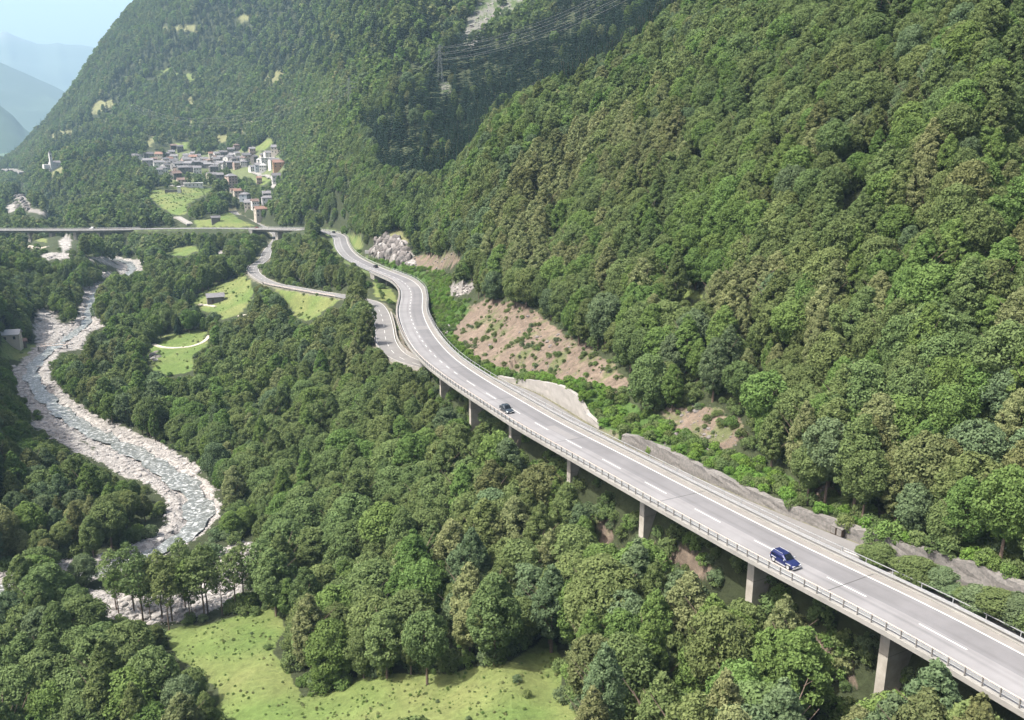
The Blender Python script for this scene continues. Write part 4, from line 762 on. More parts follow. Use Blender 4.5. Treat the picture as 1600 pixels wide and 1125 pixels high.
# ------------------------------------------------------------------ footbridge, road sign, small things by the road
c0 = surf(62, 549, 330, 520); c1 = surf(104, 545, 330, 520); zf = max(c0[2], c1[2]) + 2.2
t = empty('footbridge', (0, 0, 0)); tag(t, 'narrow wooden footbridge with handrails over the broad gravel bar', 'footbridge')
A_ = Vector((c0[0] - 1, c0[1], zf)); B_ = Vector((c1[0] + 1, c1[1], zf)); dv = (B_ - A_); L__ = dv.length; rz = math.atan2(dv.y, dv.x); mid = (A_ + B_) / 2
MB().box(mid, (L__, 1.3, 0.25), rz).build('deck', M['wood_rail'], t)
for sgn in (-1, 1):
    nn = Vector((-dv.y, dv.x, 0)).normalized() * 0.6 * sgn; MB().tube([A_ + nn + Vector((0, 0, 1.1)), B_ + nn + Vector((0, 0, 1.1))], 0.06, 5).build('handrail', M['wood_rail'], t)
    for q in range(8): pp = A_.lerp(B_, q / 7) + nn; MB().box((pp.x, pp.y, pp.z + 0.6), (0.1, 0.1, 1.2), rz).build('post', M['wood_rail'], t)
for q in (0.04, 0.96): pp = A_.lerp(B_, q); MB().box((pp.x, pp.y, pp.z - 1.9), (0.5, 1.5, 3.6), rz).build('pier', M['concrete'], t)
clear_pts(*[np.array([(A_.lerp(B_, q / 20))[k_] for q in range(21)]) for k_ in range(3)], 1)
k = chain(540, 404, 71.6); x, y, z = ML[k]; n = MN[k]; sx, sy = x + n[0] * 13, y + n[1] * 13; zg = gz(sx, sy)
def face_cam(x, y): return -math.atan2(x, y)
t = empty('road_sign', (sx, sy, zg), face_cam(sx, sy)); tag(t, 'white rectangular road sign board on two posts at the motorway bend', 'road sign')
MB().box((0, 0, 3.2), (2.6, 0.1, 1.9)).build('sign_board', WALLS['white'], t); [MB().tube([(a_, 0.1, -0.5), (a_, 0.1, 4.0)], 0.06, 6).build('post', M['steel'], t) for a_ in (-0.9, 0.9)]
clear_pts(np.array([sx] * 3), np.array([sy] * 3), zg + np.array([2.4, 3.2, 4.0]), 2)
ko = int(np.argmin(np.abs(ou - 1290))); x, y, z = OC[ko][:3]; n = ON[ko]; d_o = (-n[1], n[0])
for q, lab in ((0, 'small dark steel cabinet standing against the stone wall, upper of the pair'), (1.5, 'small dark steel cabinet by the stone wall, lower of the pair')):
    t = empty('cabinet', (x + n[0] * (OW / 2 + 0.35) - n[1] * q * 0.7, y + n[1] * (OW / 2 + 0.35) + n[0] * q * 0.7, z - 0.1), math.atan2(n[1], n[0])); tag(t, lab, 'cabinet')
    MB().box((0, 0, 0.6), (0.6, 0.9, 1.2)).build('housing', WALLS['wood'], t); MB().box((-0.32, 0, 0.65), (0.04, 0.75, 0.95)).build('door', M['stone'], t); MB().box((0, 0, 1.24), (0.7, 1.0, 0.08)).build('lid', M['stone'], t)

# ------------------------------------------------------------------ rock cliff above the motorway bend, boulders on the slope
def rock_mesh(seed, name='rock', m='rock', sub=2):
    import bmesh
    bm = bmesh.new(); bmesh.ops.create_icosphere(bm, subdivisions=sub, radius=1.0); R = np.random.default_rng(seed); pl = R.normal(size=(9, 3)); pl /= np.linalg.norm(pl, axis=1)[:, None]; dd = R.uniform(0.55, 0.9, 9)
    for vv in bm.verts:
        p = np.array(vv.co)
        for a_, d_ in zip(pl, dd):
            e_ = p @ a_ - d_
            if e_ > 0: p = p - a_ * e_ * 0.92
        vv.co = Vector((p * (1 + R.normal() * 0.03)) * np.array([1.15, 0.9, 0.7]))
    me = bpy.data.meshes.new(name); bm.to_mesh(me); bm.free(); me.materials.append(M[m]); return me
CLR_ROCK = [rock_mesh(60 + k, 'rock', 'cliff') for k in range(4)]; PALE_ROCK = [rock_mesh(70 + k, 'rock', 'rock') for k in range(3)]
def outcrop(label, poly, r0, r1, n, s0, s1, seed, pale=0.1, stretch=1.4):
    R = random.Random(seed); U = [p[0] for p in poly]; V_ = [p[1] for p in poly]; t = None; c = 0
    while c < n:
        uu, vv = R.uniform(min(U), max(U)), R.uniform(min(V_), max(V_))
        if not inside(np.array([uu]), np.array([vv]), poly)[0]: continue
        p = surf(uu, vv, r0, r1); c += 1
        if t is None: t = empty('rock_outcrop', p); tag(t, label, 'rock'); o0 = Vector(p)
        o = link(bpy.data.objects.new('rock', R.choice(PALE_ROCK if R.random() < pale else CLR_ROCK)), t); s_ = R.uniform(s0, s1); o.location = Vector(p) - o0; o.scale = (s_, s_ * 0.8, s_ * stretch * R.uniform(0.7, 1.2)); o.rotation_euler = (R.uniform(-.4, .4), R.uniform(-.4, .4), R.uniform(0, 6.3))
outcrop('tall grey rock cliff with vertical cracks above the motorway bend', [(578, 396), (588, 377), (604, 366), (616, 366), (632, 384), (642, 402), (630, 412), (600, 403)], 380, 520, 110, 1.2, 2.6, 1, 0.2, 1.8)
outcrop('pale broken rock at the right foot of the grey cliff', [(632, 402), (648, 398), (650, 414), (634, 414)], 350, 520, 16, 0.7, 1.4, 2, 0.9, 0.9)
outcrop('low grey rock face above the straight stretch of old road', [(452, 430), (470, 428), (490, 440), (484, 448), (456, 446)], 330, 560, 26, 0.8, 1.7, 3, 0.15, 1.2)
outcrop('grey scree of broken rocks on the slope above the S-bend', [(702, 448), (722, 440), (740, 446), (736, 456), (714, 464)], 220, 360, 45, 0.3, 0.9, 4, 0.5, 0.8)
outcrop('pale rocks beside the retaining wall on the green verge', [(688, 510), (704, 506), (700, 524), (690, 526)], 200, 330, 16, 0.4, 1.0, 5, 0.8, 0.8)
outcrop('grey rock heap on the small meadow left of the track', [(226, 552), (246, 550), (250, 562), (232, 566)], 300, 450, 14, 0.9, 2.0, 6, 0.3, 0.8)
outcrop('pale boulders among bushes below the near viaduct pier', [(1370, 1090), (1400, 1085), (1420, 1120), (1360, 1125)], 70, 160, 14, 0.5, 1.4, 7, 0.9, 0.8)
outcrop('grey rocks showing through the bushes below the viaduct', [(1170, 970), (1230, 985), (1320, 1040), (1310, 1070), (1240, 1030)], 75, 170, 34, 0.25, 0.8, 8, 0.9, 0.7)
outcrop('dark rock cliff under the forest on the church spur', [(22, 304), (40, 298), (50, 322), (44, 332), (28, 330)], 1050, 1400, 30, 2, 4, 9, 0.1, 1.5)
outcrop('bare pale rocks of the slide high on the mountain', [(728, 60), (736, 20), (752, 4), (776, 4), (800, 6), (796, 26), (760, 50)], 650, 1200, 45, 1.0, 2.6, 10, 0.5, 0.8)

# ------------------------------------------------------------------ trees and bushes
rng = np.random.default_rng(7)
def finish_cards(V, F, tint, mats, mi=None, name='crown'):
    me = bpy.data.meshes.new(name); me.from_pydata(V.tolist() if hasattr(V, 'tolist') else V, [], F if isinstance(F, list) else F.tolist())
    a = me.attributes.new('tint', 'FLOAT', 'FACE'); a.data.foreach_set('value', np.asarray(tint, np.float32))
    for m in mats: me.materials.append(m)
    if mi is not None: me.polygons.foreach_set('material_index', mi)
    me.update(); return me
def crown(seed, h, r, lobes, per, card, shape='round', base=0.2, gap=0.0, lob=0.34):
    R = np.random.default_rng(seed); C = []; N = []; TI = []
    k = np.arange(lobes); g = np.pi * (3 - 5 ** 0.5)
    t = (k + 0.5) / lobes                                     # 0 bottom .. 1 top
    prof = {'round': lambda q: np.sqrt(np.clip(1 - (q * 2 - 1) ** 2, 0, 1)) * 0.9 + 0.05, 'oval': lambda q: np.clip(np.sin(np.pi * q ** 0.75), 0, 1) ** 0.75, 'dome': lambda q: np.sqrt(np.clip(1 - q ** 2.2, 0, 1)) * (0.7 + 0.3 * np.clip(q * 4, 0, 1)),
            'cone': lambda q: (1 - q) ** 0.75 * 0.95 + 0.04, 'vase': lambda q: np.clip(np.sin(np.pi * q ** 1.3), 0, 1) ** 0.7}[shape]
    for i in range(lobes):
        q = t[i] ** 0.85; rad = r * prof(q) * (0.62 + 0.16 * R.random()); an = i * g + R.normal() * 0.35
        cz = h * (base + (1 - base) * (0.06 + 0.86 * q)) + R.normal() * h * 0.015
        lr = r * lob * (0.75 + 0.5 * R.random()) * (0.75 + 0.35 * (1 - abs(q * 2 - 1)))
        cen = np.array([math.cos(an) * rad, math.sin(an) * rad, cz]); tint0 = R.random()
        d = R.normal(size=(per, 3)); d /= np.linalg.norm(d, axis=1)[:, None]
        out = np.array([math.cos(an), math.sin(an), 0.55]); out /= np.linalg.norm(out)
        flip = (d @ out) < -0.25; d[flip] *= -1
        rr_ = lr * (0.72 + 0.38 * R.random(per)); P_ = cen + d * rr_[:, None] * np.array([1, 1, 0.8]); P_[:, 2] = np.maximum(P_[:, 2], h * base * 0.75)
        C.append(P_); nn = d + R.normal(size=(per, 3)) * 0.6; nn[:, 2] += 0.25; N.append(nn / np.linalg.norm(nn, axis=1)[:, None])
        TI.append(np.clip(0.22 * tint0 + 0.45 * (d[:, 2] * 0.5 + 0.5) + 0.35 * R.random(per) + 0.06, 0, 1))  # tint joins random tone with toplight painted onto upward-facing cards
    n_in = int(lobes * per * 0.12)                            # sparse inner leaves
    d = R.normal(size=(n_in, 3)); d /= np.linalg.norm(d, axis=1)[:, None]; qq = R.random(n_in)
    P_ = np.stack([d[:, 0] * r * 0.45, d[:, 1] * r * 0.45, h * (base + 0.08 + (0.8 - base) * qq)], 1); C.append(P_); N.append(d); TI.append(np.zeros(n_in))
    C = np.concatenate(C); N = np.concatenate(N); TI = np.concatenate(TI)
    if gap: kq = R.random(len(C)) > gap; C, N, TI = C[kq], N[kq], TI[kq]
    a = np.cross(N, R.normal(size=N.shape)); a /= np.linalg.norm(a, axis=1)[:, None]; b = np.cross(N, a)
    sz = card * (0.55 + 0.8 * R.random(len(C)))[:, None]
    V = np.stack([C + a * sz, C + b * sz * 0.62 + N * sz * 0.18, C - a * sz, C - b * sz * 0.62 + N * sz * 0.18], 1).reshape(-1, 3)
    return V, np.arange(len(V)).reshape(-1, 4), TI
def spruce(seed, h, r, tiers, per, card):
    R = np.random.default_rng(seed); V = []; F = []; TI = []
    for i in range(tiers):
        q = i / (tiers - 1); z = h * (0.10 + 0.88 * q); rad = r * (1 - q) ** 0.9 + 0.12; n = max(4, int(per * (0.35 + 0.65 * (1 - q))))
        for j in range(n):
            an = 2 * math.pi * (j + R.random() * 0.8) / n; rl = rad * (0.75 + 0.4 * R.random()); dr = rl * 0.42; w_ = card * (0.6 + 0.5 * R.random()) * (0.5 + 0.5 * (1 - q))
            c, s__ = math.cos(an), math.sin(an); zj = z + R.normal() * h * 0.008
            k = len(V); V += [(c * 0.1, s__ * 0.1, zj), (c * rl * 0.6 - s__ * w_, s__ * rl * 0.6 + c * w_, zj - dr * 0.55), (c * rl, s__ * rl, zj - dr * 1.0), (c * rl * 0.6 + s__ * w_, s__ * rl * 0.6 - c * w_, zj - dr * 0.55)]
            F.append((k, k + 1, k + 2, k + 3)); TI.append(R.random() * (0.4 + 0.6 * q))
    k = len(V); V += [(0.12, 0, h * 0.94), (-0.06, 0.1, h * 0.94), (-0.06, -0.1, h * 0.94), (0, 0, h * 1.04)]; F += [(k, k + 1, k + 3), (k + 1, k + 2, k + 3), (k + 2, k, k + 3)]; TI += [1, 1, 1]
    return np.array(V), F, np.array(TI)
def trunk_mb(seed, h, r0, limbs=5, top=0.75, spread=0.25):
    R = random.Random(seed); mb = MB(); p = [(0, 0, -1.2)]; n = 5
    for i in range(1, n + 1): p.append((R.uniform(-0.02, 0.02) * h * i / n, R.uniform(-0.02, 0.02) * h * i / n, h * top * i / n))
    mb.tube(p, r0, 6, r2=r0 * 0.25)
    for _ in range(limbs):
        i = R.randint(2, n - 1); b = Vector(p[i]); an = R.uniform(0, 6.28); L = h * spread * R.uniform(0.7, 1.2)
        mb.tube([b, b + Vector((math.cos(an) * L * 0.5, math.sin(an) * L * 0.5, L * 0.35)), b + Vector((math.cos(an) * L, math.sin(an) * L, L * 0.9))], r0 * 0.4, 4, r2=r0 * 0.1)
    return mb
# shapes: (kind, near parts, mid mesh, far mesh); every shape about 12 m tall, scaled when it is set out
SHAPES = [('round', 12, 4.1), ('oval', 13.5, 3.6), ('dome', 11.5, 4.3), ('oval', 14.5, 3.1), ('vase', 12.5, 4.2), ('round', 10.5, 3.5)]
FORM = ['rounded', 'egg-shaped', 'broad-domed', 'tall slender', 'spreading', 'compact']
TN = ['mid', 'bright', 'olive', 'pale', 'blue', 'brown']
NEAR, TRUNK, LODS = {}, {}, {}
def joined(crown_data, mb, lm, name):
    V, F, TI = crown_data; k = len(V); V2 = np.concatenate([V, np.array(mb.v)]) if mb else V
    F2 = [tuple(f) for f in F] + ([tuple(i + k for i in f) for f in mb.f] if mb else [])
    nf = len(F); nt_ = len(F2) - nf
    return finish_cards(V2, F2, np.r_[TI, np.zeros(nt_)], [lm, M['bark']], np.r_[np.zeros(nf, int), np.ones(nt_, int)].astype(np.int32), name)
far_objs = []
for si, (sh, h, r) in enumerate(SHAPES):
    nl_, lb_ = ((60, .31), (105, .22), (54, .34), (115, .19), (78, .27), (90, .25))[si]
    big_ = crown(100 + si, h, r, nl_, 9400 // nl_, (0.225, 0.2, 0.235, 0.19, 0.22, 0.21)[si], sh, 0.14 if sh != 'vase' else 0.28, lob=lb_)
    mid_ = crown(200 + si, h, r, int(nl_ * 0.7), 2300 // int(nl_ * 0.7), 0.37, sh, 0.14, lob=lb_ * 1.1); far_ = crown(300 + si, h, r, 14, 18, 1.1, sh, 0.12, lob=0.42)
    tb = trunk_mb(si, h, 0.26)
    TRUNK[si] = tb.mesh('trunk', M['bark'])
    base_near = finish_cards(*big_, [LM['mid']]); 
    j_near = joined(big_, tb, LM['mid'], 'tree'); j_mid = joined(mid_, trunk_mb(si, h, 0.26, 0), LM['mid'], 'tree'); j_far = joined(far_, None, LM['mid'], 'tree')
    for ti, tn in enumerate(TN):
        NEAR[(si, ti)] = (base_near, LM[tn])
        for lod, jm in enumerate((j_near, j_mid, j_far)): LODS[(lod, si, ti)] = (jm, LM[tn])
SPR = []
for v_ in range(3):
    near_ = spruce(50 + v_, 17, 3.0, 22, 17, 0.55); SPR.append((finish_cards(*near_, [LM['spruce']], name='crown'), trunk_mb(70 + v_, 16, 0.25, 0, 0.95).mesh('trunk', M['bark']), joined(near_, trunk_mb(70 + v_, 16, 0.25, 0, 0.95), LM['spruce'], 'tree'), joined(spruce(60 + v_, 17, 3.0, 10, 9, 0.95), None, LM['spruce'], 'tree')))
BUSH = {}
for v_ in range(3):
    d_ = crown(400 + v_, 2.4, 1.7, 14, 60, 0.18, 'dome', 0.05, lob=0.42); b_ = finish_cards(*d_, [LM['bright']], name='foliage')
    for ti, tn in enumerate(TN[:5] + ['lush']): BUSH[(v_, ti)] = (b_, LM[tn])
def toned(name, form):
    o = bpy.data.objects.new(name, form[0]); o.material_slots[0].link = 'OBJECT'; o.material_slots[0].material = form[1]; return o
# proto collection for the masses past the first three hundred of a kind (kept outside the scene)
def proto_collection(items):
    c = bpy.data.collections.new('forest_forms')
    for i, me in enumerate(items):
        o = toned('form_%04d' % i, me) if isinstance(me, tuple) else bpy.data.objects.new('form_%04d' % i, me); c.objects.link(o)
    return c
def mass(name, label, cat, pts, idx, rz, sc, items, tilt=None):
    me = bpy.data.meshes.new(name); n = len(pts); me.vertices.add(n); me.vertices.foreach_set('co', np.asarray(pts, np.float32).ravel())
    a = me.attributes.new('form', 'INT', 'POINT'); a.data.foreach_set('value', np.asarray(idx, np.int32))
    a = me.attributes.new('turn', 'FLOAT_VECTOR', 'POINT'); rv = np.zeros((n, 3), np.float32); rv[:, 2] = rz
    if tilt is not None: rv[:, :2] = tilt
    a.data.foreach_set('vector', rv.ravel())
    a = me.attributes.new('size', 'FLOAT_VECTOR', 'POINT'); a.data.foreach_set('vector', np.asarray(sc, np.float32).ravel())
    for m in {(it[1] if isinstance(it, tuple) else it.materials[0]).name for it in items}: me.materials.append(bpy.data.materials[m])
    o = link(bpy.data.objects.new(name, me)); g = bpy.data.node_groups.new(name, 'GeometryNodeTree')
    g.interface.new_socket('Geometry', in_out='INPUT', socket_type='NodeSocketGeometry'); g.interface.new_socket('Geometry', in_out='OUTPUT', socket_type='NodeSocketGeometry')
    N_ = g.nodes.new; gi, go = N_('NodeGroupInput'), N_('NodeGroupOutput'); ip = N_('GeometryNodeInstanceOnPoints'); ci = N_('GeometryNodeCollectionInfo')
    ci.inputs['Collection'].default_value = proto_collection(items); ci.inputs['Separate Children'].default_value = True; ci.inputs['Reset Children'].default_value = True
    def na(nm, ty): q = N_('GeometryNodeInputNamedAttribute'); q.data_type = ty; q.inputs['Name'].default_value = nm; return q.outputs[0]
    ip.inputs['Pick Instance'].default_value = True; L_ = g.links.new
    L_(gi.outputs[0], ip.inputs['Points']); L_(ci.outputs[0], ip.inputs['Instance']); L_(na('form', 'INT'), ip.inputs['Instance Index'])
    L_(na('turn', 'FLOAT_VECTOR'), ip.inputs['Rotation']); L_(na('size', 'FLOAT_VECTOR'), ip.inputs['Scale']); L_(ip.outputs[0], go.inputs[0])
    md = o.modifiers.new('forest', 'NODES'); md.node_group = g
    tag(o, label, cat, kind='stuff'); return o

def inp(u, v, poly): return inside(u, v, poly)
Z_CONIF = [(660, 150), (690, 90), (720, 70), (770, 75), (860, 40), (900, -20), (1180, -20), (1120, 20), (1000, 110), (900, 190), (885, 225), (820, 248), (740, 262), (690, 300), (640, 300), (600, 275), (560, 190), (620, 180)]
Z_CONIF2 = [(300, 60), (480, -10), (700, -10), (720, 30), (640, 100), (560, 110), (480, 130), (420, 120), (330, 90)]
Z_PALE = [(770, 420), (790, 340), (830, 270), (880, 238), (960, 232), (1050, 250), (1105, 300), (1100, 380), (1000, 430), (960, 480), (880, 490), (800, 460)]
Z_PALE2 = [(1140, 440), (1200, 470), (1300, 480), (1330, 560), (1280, 640), (1180, 620), (1110, 560), (1090, 500)]
Z_OLIVE = [(500, 560), (620, 520), (640, 580), (720, 620), (760, 700), (700, 760), (600, 780), (520, 720), (480, 640)]
Z_BRIGHT = [(1000, 370), (1060, 350), (1180, 370), (1200, 470), (1100, 470), (1020, 430)]
Z_BRIGHT2 = [(1440, 380), (1620, 340), (1620, 560), (1500, 560), (1380, 520), (1400, 440)]
Z_TR = [(1040, 260), (1130, 60), (1250, -20), (1640, -20), (1640, 360), (1400, 420), (1200, 430)]
Z_KNOLL = [(420, 460), (400, 400), (480, 350), (550, 400), (590, 470), (580, 560), (520, 560)]
Z_BL = [(-50, 880), (160, 900), (260, 980), (330, 1060), (360, 1160), (-50, 1160)]
def scatter(r0, r1, sp, seed, az=33.5):
    R = np.random.default_rng(seed); xm = r1 * math.sin(math.radians(az)); nx = int(2 * xm / sp); ny = int(r1 / sp)
    X, Y = np.meshgrid((np.arange(nx) + 0.5) * sp - xm, (np.arange(ny) + 0.5) * sp); off = (np.arange(ny) % 2)[:, None] * sp / 2
    X = X + off + R.uniform(-0.33, 0.33, X.shape) * sp; Y = Y + R.uniform(-0.33, 0.33, X.shape) * sp
    r = np.hypot(X, Y); m = (r > r0) & (r <= r1) & (np.abs(np.degrees(np.arctan2(X, Y))) < az); return X[m], Y[m]
xs, ys, hs, wd = [], [], [], []
for (r0, r1, sp, sd, sc0) in ((70, 330, 5.0, 1, 0.93), (330, 700, 5.8, 2, 0.95), (700, 1400, 7.8, 3, 1.05), (1400, 2900, 11.5, 4, 1.25)):
    X, Y = scatter(r0, r1, sp * 0.74, sd, 45 if r1 < 400 else 38 if r1 < 800 else 34); e_ = 4.0; gx = (ground(X + e_, Y) - ground(X - e_, Y)) / (2 * e_); gy = (ground(X, Y + e_) - ground(X, Y - e_)) / (2 * e_)
    kk = rng.random(len(X)) < 0.55 * np.sqrt(1 + 1.6 * (gx ** 2 + gy ** 2)); X, Y = X[kk], Y[kk]; k = rng.random(len(X)); n1 = fbm(X / 40, Y / 40, 91, 2)
    h = (0.68 + 0.55 * k + 0.2 * n1) * sc0; xs.append(X); ys.append(Y); hs.append(h); wd.append(h * rng.uniform(0.85, 1.15, len(X)))
X = np.concatenate(xs); Y = np.concatenate(ys); H = np.concatenate(hs); WD = np.concatenate(wd); Z = ground(X, Y); RAD = np.hypot(X, Y)
u, v = project(X, Y, Z)
keepm = (u > -300) & (u < 2500) & (v > -140)
def dmin(C, X, Y, reach): return dist_to(C, X, Y, reach)[0]
dr_, ir_ = dist_to(RC, X, Y, 30); keepm &= (dr_ > RC[ir_, 3] * 0.5 + np.where(v > 735, 1.0, 3.0))
do_, io_ = dist_to(OC, X, Y, 20); so_ = (X - OC[io_, 0]) * ON[io_, 0] + (Y - OC[io_, 1]) * ON[io_, 1]; keepm &= (do_ > OW / 2 + 3.2)
dm_, im_ = dist_to(MC, X, Y, 30); keepm &= dm_ > MW / 2 + np.where((im_ < I_AB1), 2.5, 4.0)
keepm &= dmin(SC, X, Y, 20) > 6
ia = np.clip(np.round((np.degrees(np.arctan2(X, Y)) + 50) / 97 * (NA - 1)).astype(int), 0, NA - 1); ir = np.clip(np.searchsorted(LR, np.log(RAD)), 0, NR - 1)
keepm &= ~((PT[ia, ir] > 0.5) & (RAD > 560) & (rng.random(len(X)) < 0.95) & ~(inside(u, v, PATCH[-1][3]) & (RAD > 1050) & (RAD < 1500)))
X, Y, Z, H, WD, RAD, u, v, dm_, im_ = [a[keepm] for a in (X, Y, Z, H, WD, RAD, u, v, dm_, im_)]
# kind of tree and tone
rn = rng.random(len(X)); cl = fbm(X / 22, Y / 22, 55, 2) * 0.5 + 0.5; cl2 = fbm(X / 130, Y / 130, 56, 3)
q = np.clip(rn * 0.6 + (cl - 0.5) * 1.1 + 0.2, 0, 0.999)
con_p = np.full(len(X), 0.0)
con_p[inp(u, v, Z_CONIF) & (RAD > 430)] = 0.96; con_p[inp(u, v, Z_CONIF2) & (RAD > 800)] = 0.62
con_p[(RAD > 1300) & (cl2 > 0.12)] = 0.75; con_p[(RAD > 430) & (RAD <= 1300) & (con_p == 0)] = 0.07; con_p[inp(u, v, [(600, 240), (700, 60), (560, 40), (520, 200)]) & (con_p < 0.5)] = 0.3
con_p[inp(u, v, Z_TR) & (v < 200)] = 0.05
LB = (np.degrees(np.arctan2(X, Y)) < -32.3) & (RAD > 225) & (RAD < 400); con_p[LB] = 0.9; CON = rng.random(len(X)) < con_p; H[LB] *= 1.5
P0 = np.array([.40, .15, .20, .06, .16, .03]); PW = np.tile(P0, (len(X), 1))
def setw(poly, w_, extra=True): m = inp(u, v, poly) & extra; PW[m] = np.array(w_)
setw(Z_TR, [.46, .12, .26, .03, .10, .03], RAD < 450); setw(Z_PALE, [.18, .07, .25, .44, .04, .02], RAD < 420); setw(Z_PALE2, [.22, .12, .26, .30, .07, .03], RAD < 300); setw(Z_OLIVE, [.25, .08, .42, .12, .08, .05])
setw(Z_BRIGHT, [.25, .50, .12, .05, .08, 0], RAD < 400); setw(Z_BRIGHT2, [.25, .50, .14, .01, .07, .03], RAD < 300); setw(Z_KNOLL, [.28, .10, .34, .06, .14, .08]); setw(Z_BL, [.42, .04, .14, .02, .34, .04])
cum = np.cumsum(PW, 1); cum /= cum[:, -1:]; tone = (q[:, None] > cum).sum(1).clip(0, 5); shp = rng.integers(0, 6, len(X)); shp[tone == 3] = rng.choice([1, 3, 1], (tone == 3).sum())
S0 = np.array([12, 13.5, 11.5, 14.5, 12.5, 10.5]); R0 = np.array([4.1, 3.6, 4.3, 3.1, 4.2, 3.5])
small = (inp(u, v, [(-60, 360), (70, 385), (125, 420), (110, 455), (60, 485), (-60, 480)]) & (RAD < 640)); H[small] *= 0.42; WD[small] *= 0.5; tone[small & (tone != 0)] = rng.choice([0, 4, 2], (small & (tone != 0)).sum())
HH = np.where(CON, 17, S0[shp]) * H; WD[CON] *= 1.25; WW = np.where(CON, 3.0, R0[shp]) * WD
def blocked(X, Y, Z, HH, WW, tol=4.0, frac=(0.2, 0.5, 0.8, 1.0)):
    bad = np.zeros(len(X), bool); rr_ = np.hypot(X, Y); cx, cy = Y / rr_, -X / rr_
    for f in frac:
        for s_ in (-0.75, -0.35, 0, 0.35, 0.75):
            if f == 1.0 and abs(s_) > 0.5: continue
            uu, vv = project(X + cx * WW * s_, Y + cy * WW * s_, Z + HH * f); ui = uu.astype(int); vi = vv.astype(int)
            k = (ui >= 0) & (ui < 1600) & (vi >= 0) & (vi < 1125); hit = np.zeros(len(X), bool); hit[k] = CLR[vi[k], ui[k]] > rr_[k] - tol; bad |= hit
    return bad
bad = blocked(X, Y, Z, HH, WW)
for scl in (0.72, 0.5):                       # a smaller tree where a full-grown one would hide open ground
    sel = np.nonzero(bad & (RAD < 1000))[0]; ok = ~blocked(X[sel], Y[sel], Z[sel], HH[sel] * scl, WW[sel] * scl)
    g_ = sel[ok]; H[g_] *= scl; WD[g_] *= scl; HH[g_] *= scl; WW[g_] *= scl; bad[g_] = False
nearv = (im_ < I_AB1) & (dm_ < 17); tall = nearv & (Z + HH > ML[im_, 2] - 1) & (RAD < 400); side = tall & ((X - MC[im_, 0]) * MN[im_, 0] + (Y - MC[im_, 1]) * MN[im_, 1] < 0)
k = np.clip((ML[im_, 2] - 2.0 - Z) / HH, 0.25, 1); und = side & (dm_ < 8.5); H[und] *= k[und]; WD[und] *= k[und]; HH[und] *= k[und]; WW[und] *= k[und]
def spots_free(u, v, RAD): 
    vil = inp(u, v, PATCH[-1][3]) & (RAD > 1050) & (RAD < 1500); return ~(vil & (rng.random(len(u)) < 0.55))
kp = ~bad & spots_free(u, v, RAD)
X, Y, Z, H, WD, RAD, u, v, CON, tone, shp, HH, WW = [a[kp] for a in (X, Y, Z, H, WD, RAD, u, v, CON, tone, shp, HH, WW)]
print('trees', len(X), 'conifers', CON.sum(), flush=True)
ROT = rng.uniform(0, 6.283, len(X))
inframe = (u > -20) & (u < 1620) & (v - HH * FPX / RAD < 1120)
size_px = WW * HH * (FPX / RAD) ** 2
# which of the trees show largest: a rough visibility test against the depth of other crowns
DB = np.full((282, 400), 1e9, np.float32); cu, cv = project(X, Y, Z + HH * 0.8); ci_, cj_ = (cv / 4).astype(int), (cu / 4).astype(int)
for du in (-2, -1, 0, 1, 2):
    for dv in (-1, 0, 1, 2, 3):
        a_, b_ = ci_ + dv, cj_ + du; k = (a_ >= 0) & (a_ < 282) & (b_ >= 0) & (b_ < 400) & (RAD < 330); np.minimum.at(DB, (a_[k], b_[k]), RAD[k])
vis = np.zeros(len(X))
for f in (0.55, 0.75, 0.95):
    for s_ in (-0.5, 0, 0.5):
        uu, vv = project(X + Y / RAD * WW * s_, Y - X / RAD * WW * s_, Z + HH * f); a_, b_ = (vv / 4).astype(int), (uu / 4).astype(int); k = (a_ >= 0) & (a_ < 282) & (b_ >= 0) & (b_ < 400)
        t_ = np.zeros(len(X)); t_[k] = (DB[a_[k], b_[k]] > RAD[k] - 5); vis += t_ / 9
score = size_px * (0.12 + vis) * inframe
ind_b = np.argsort(-np.where(CON, -1, score))[:300]; ind_c = np.argsort(-np.where(CON, score, -1))[:300]

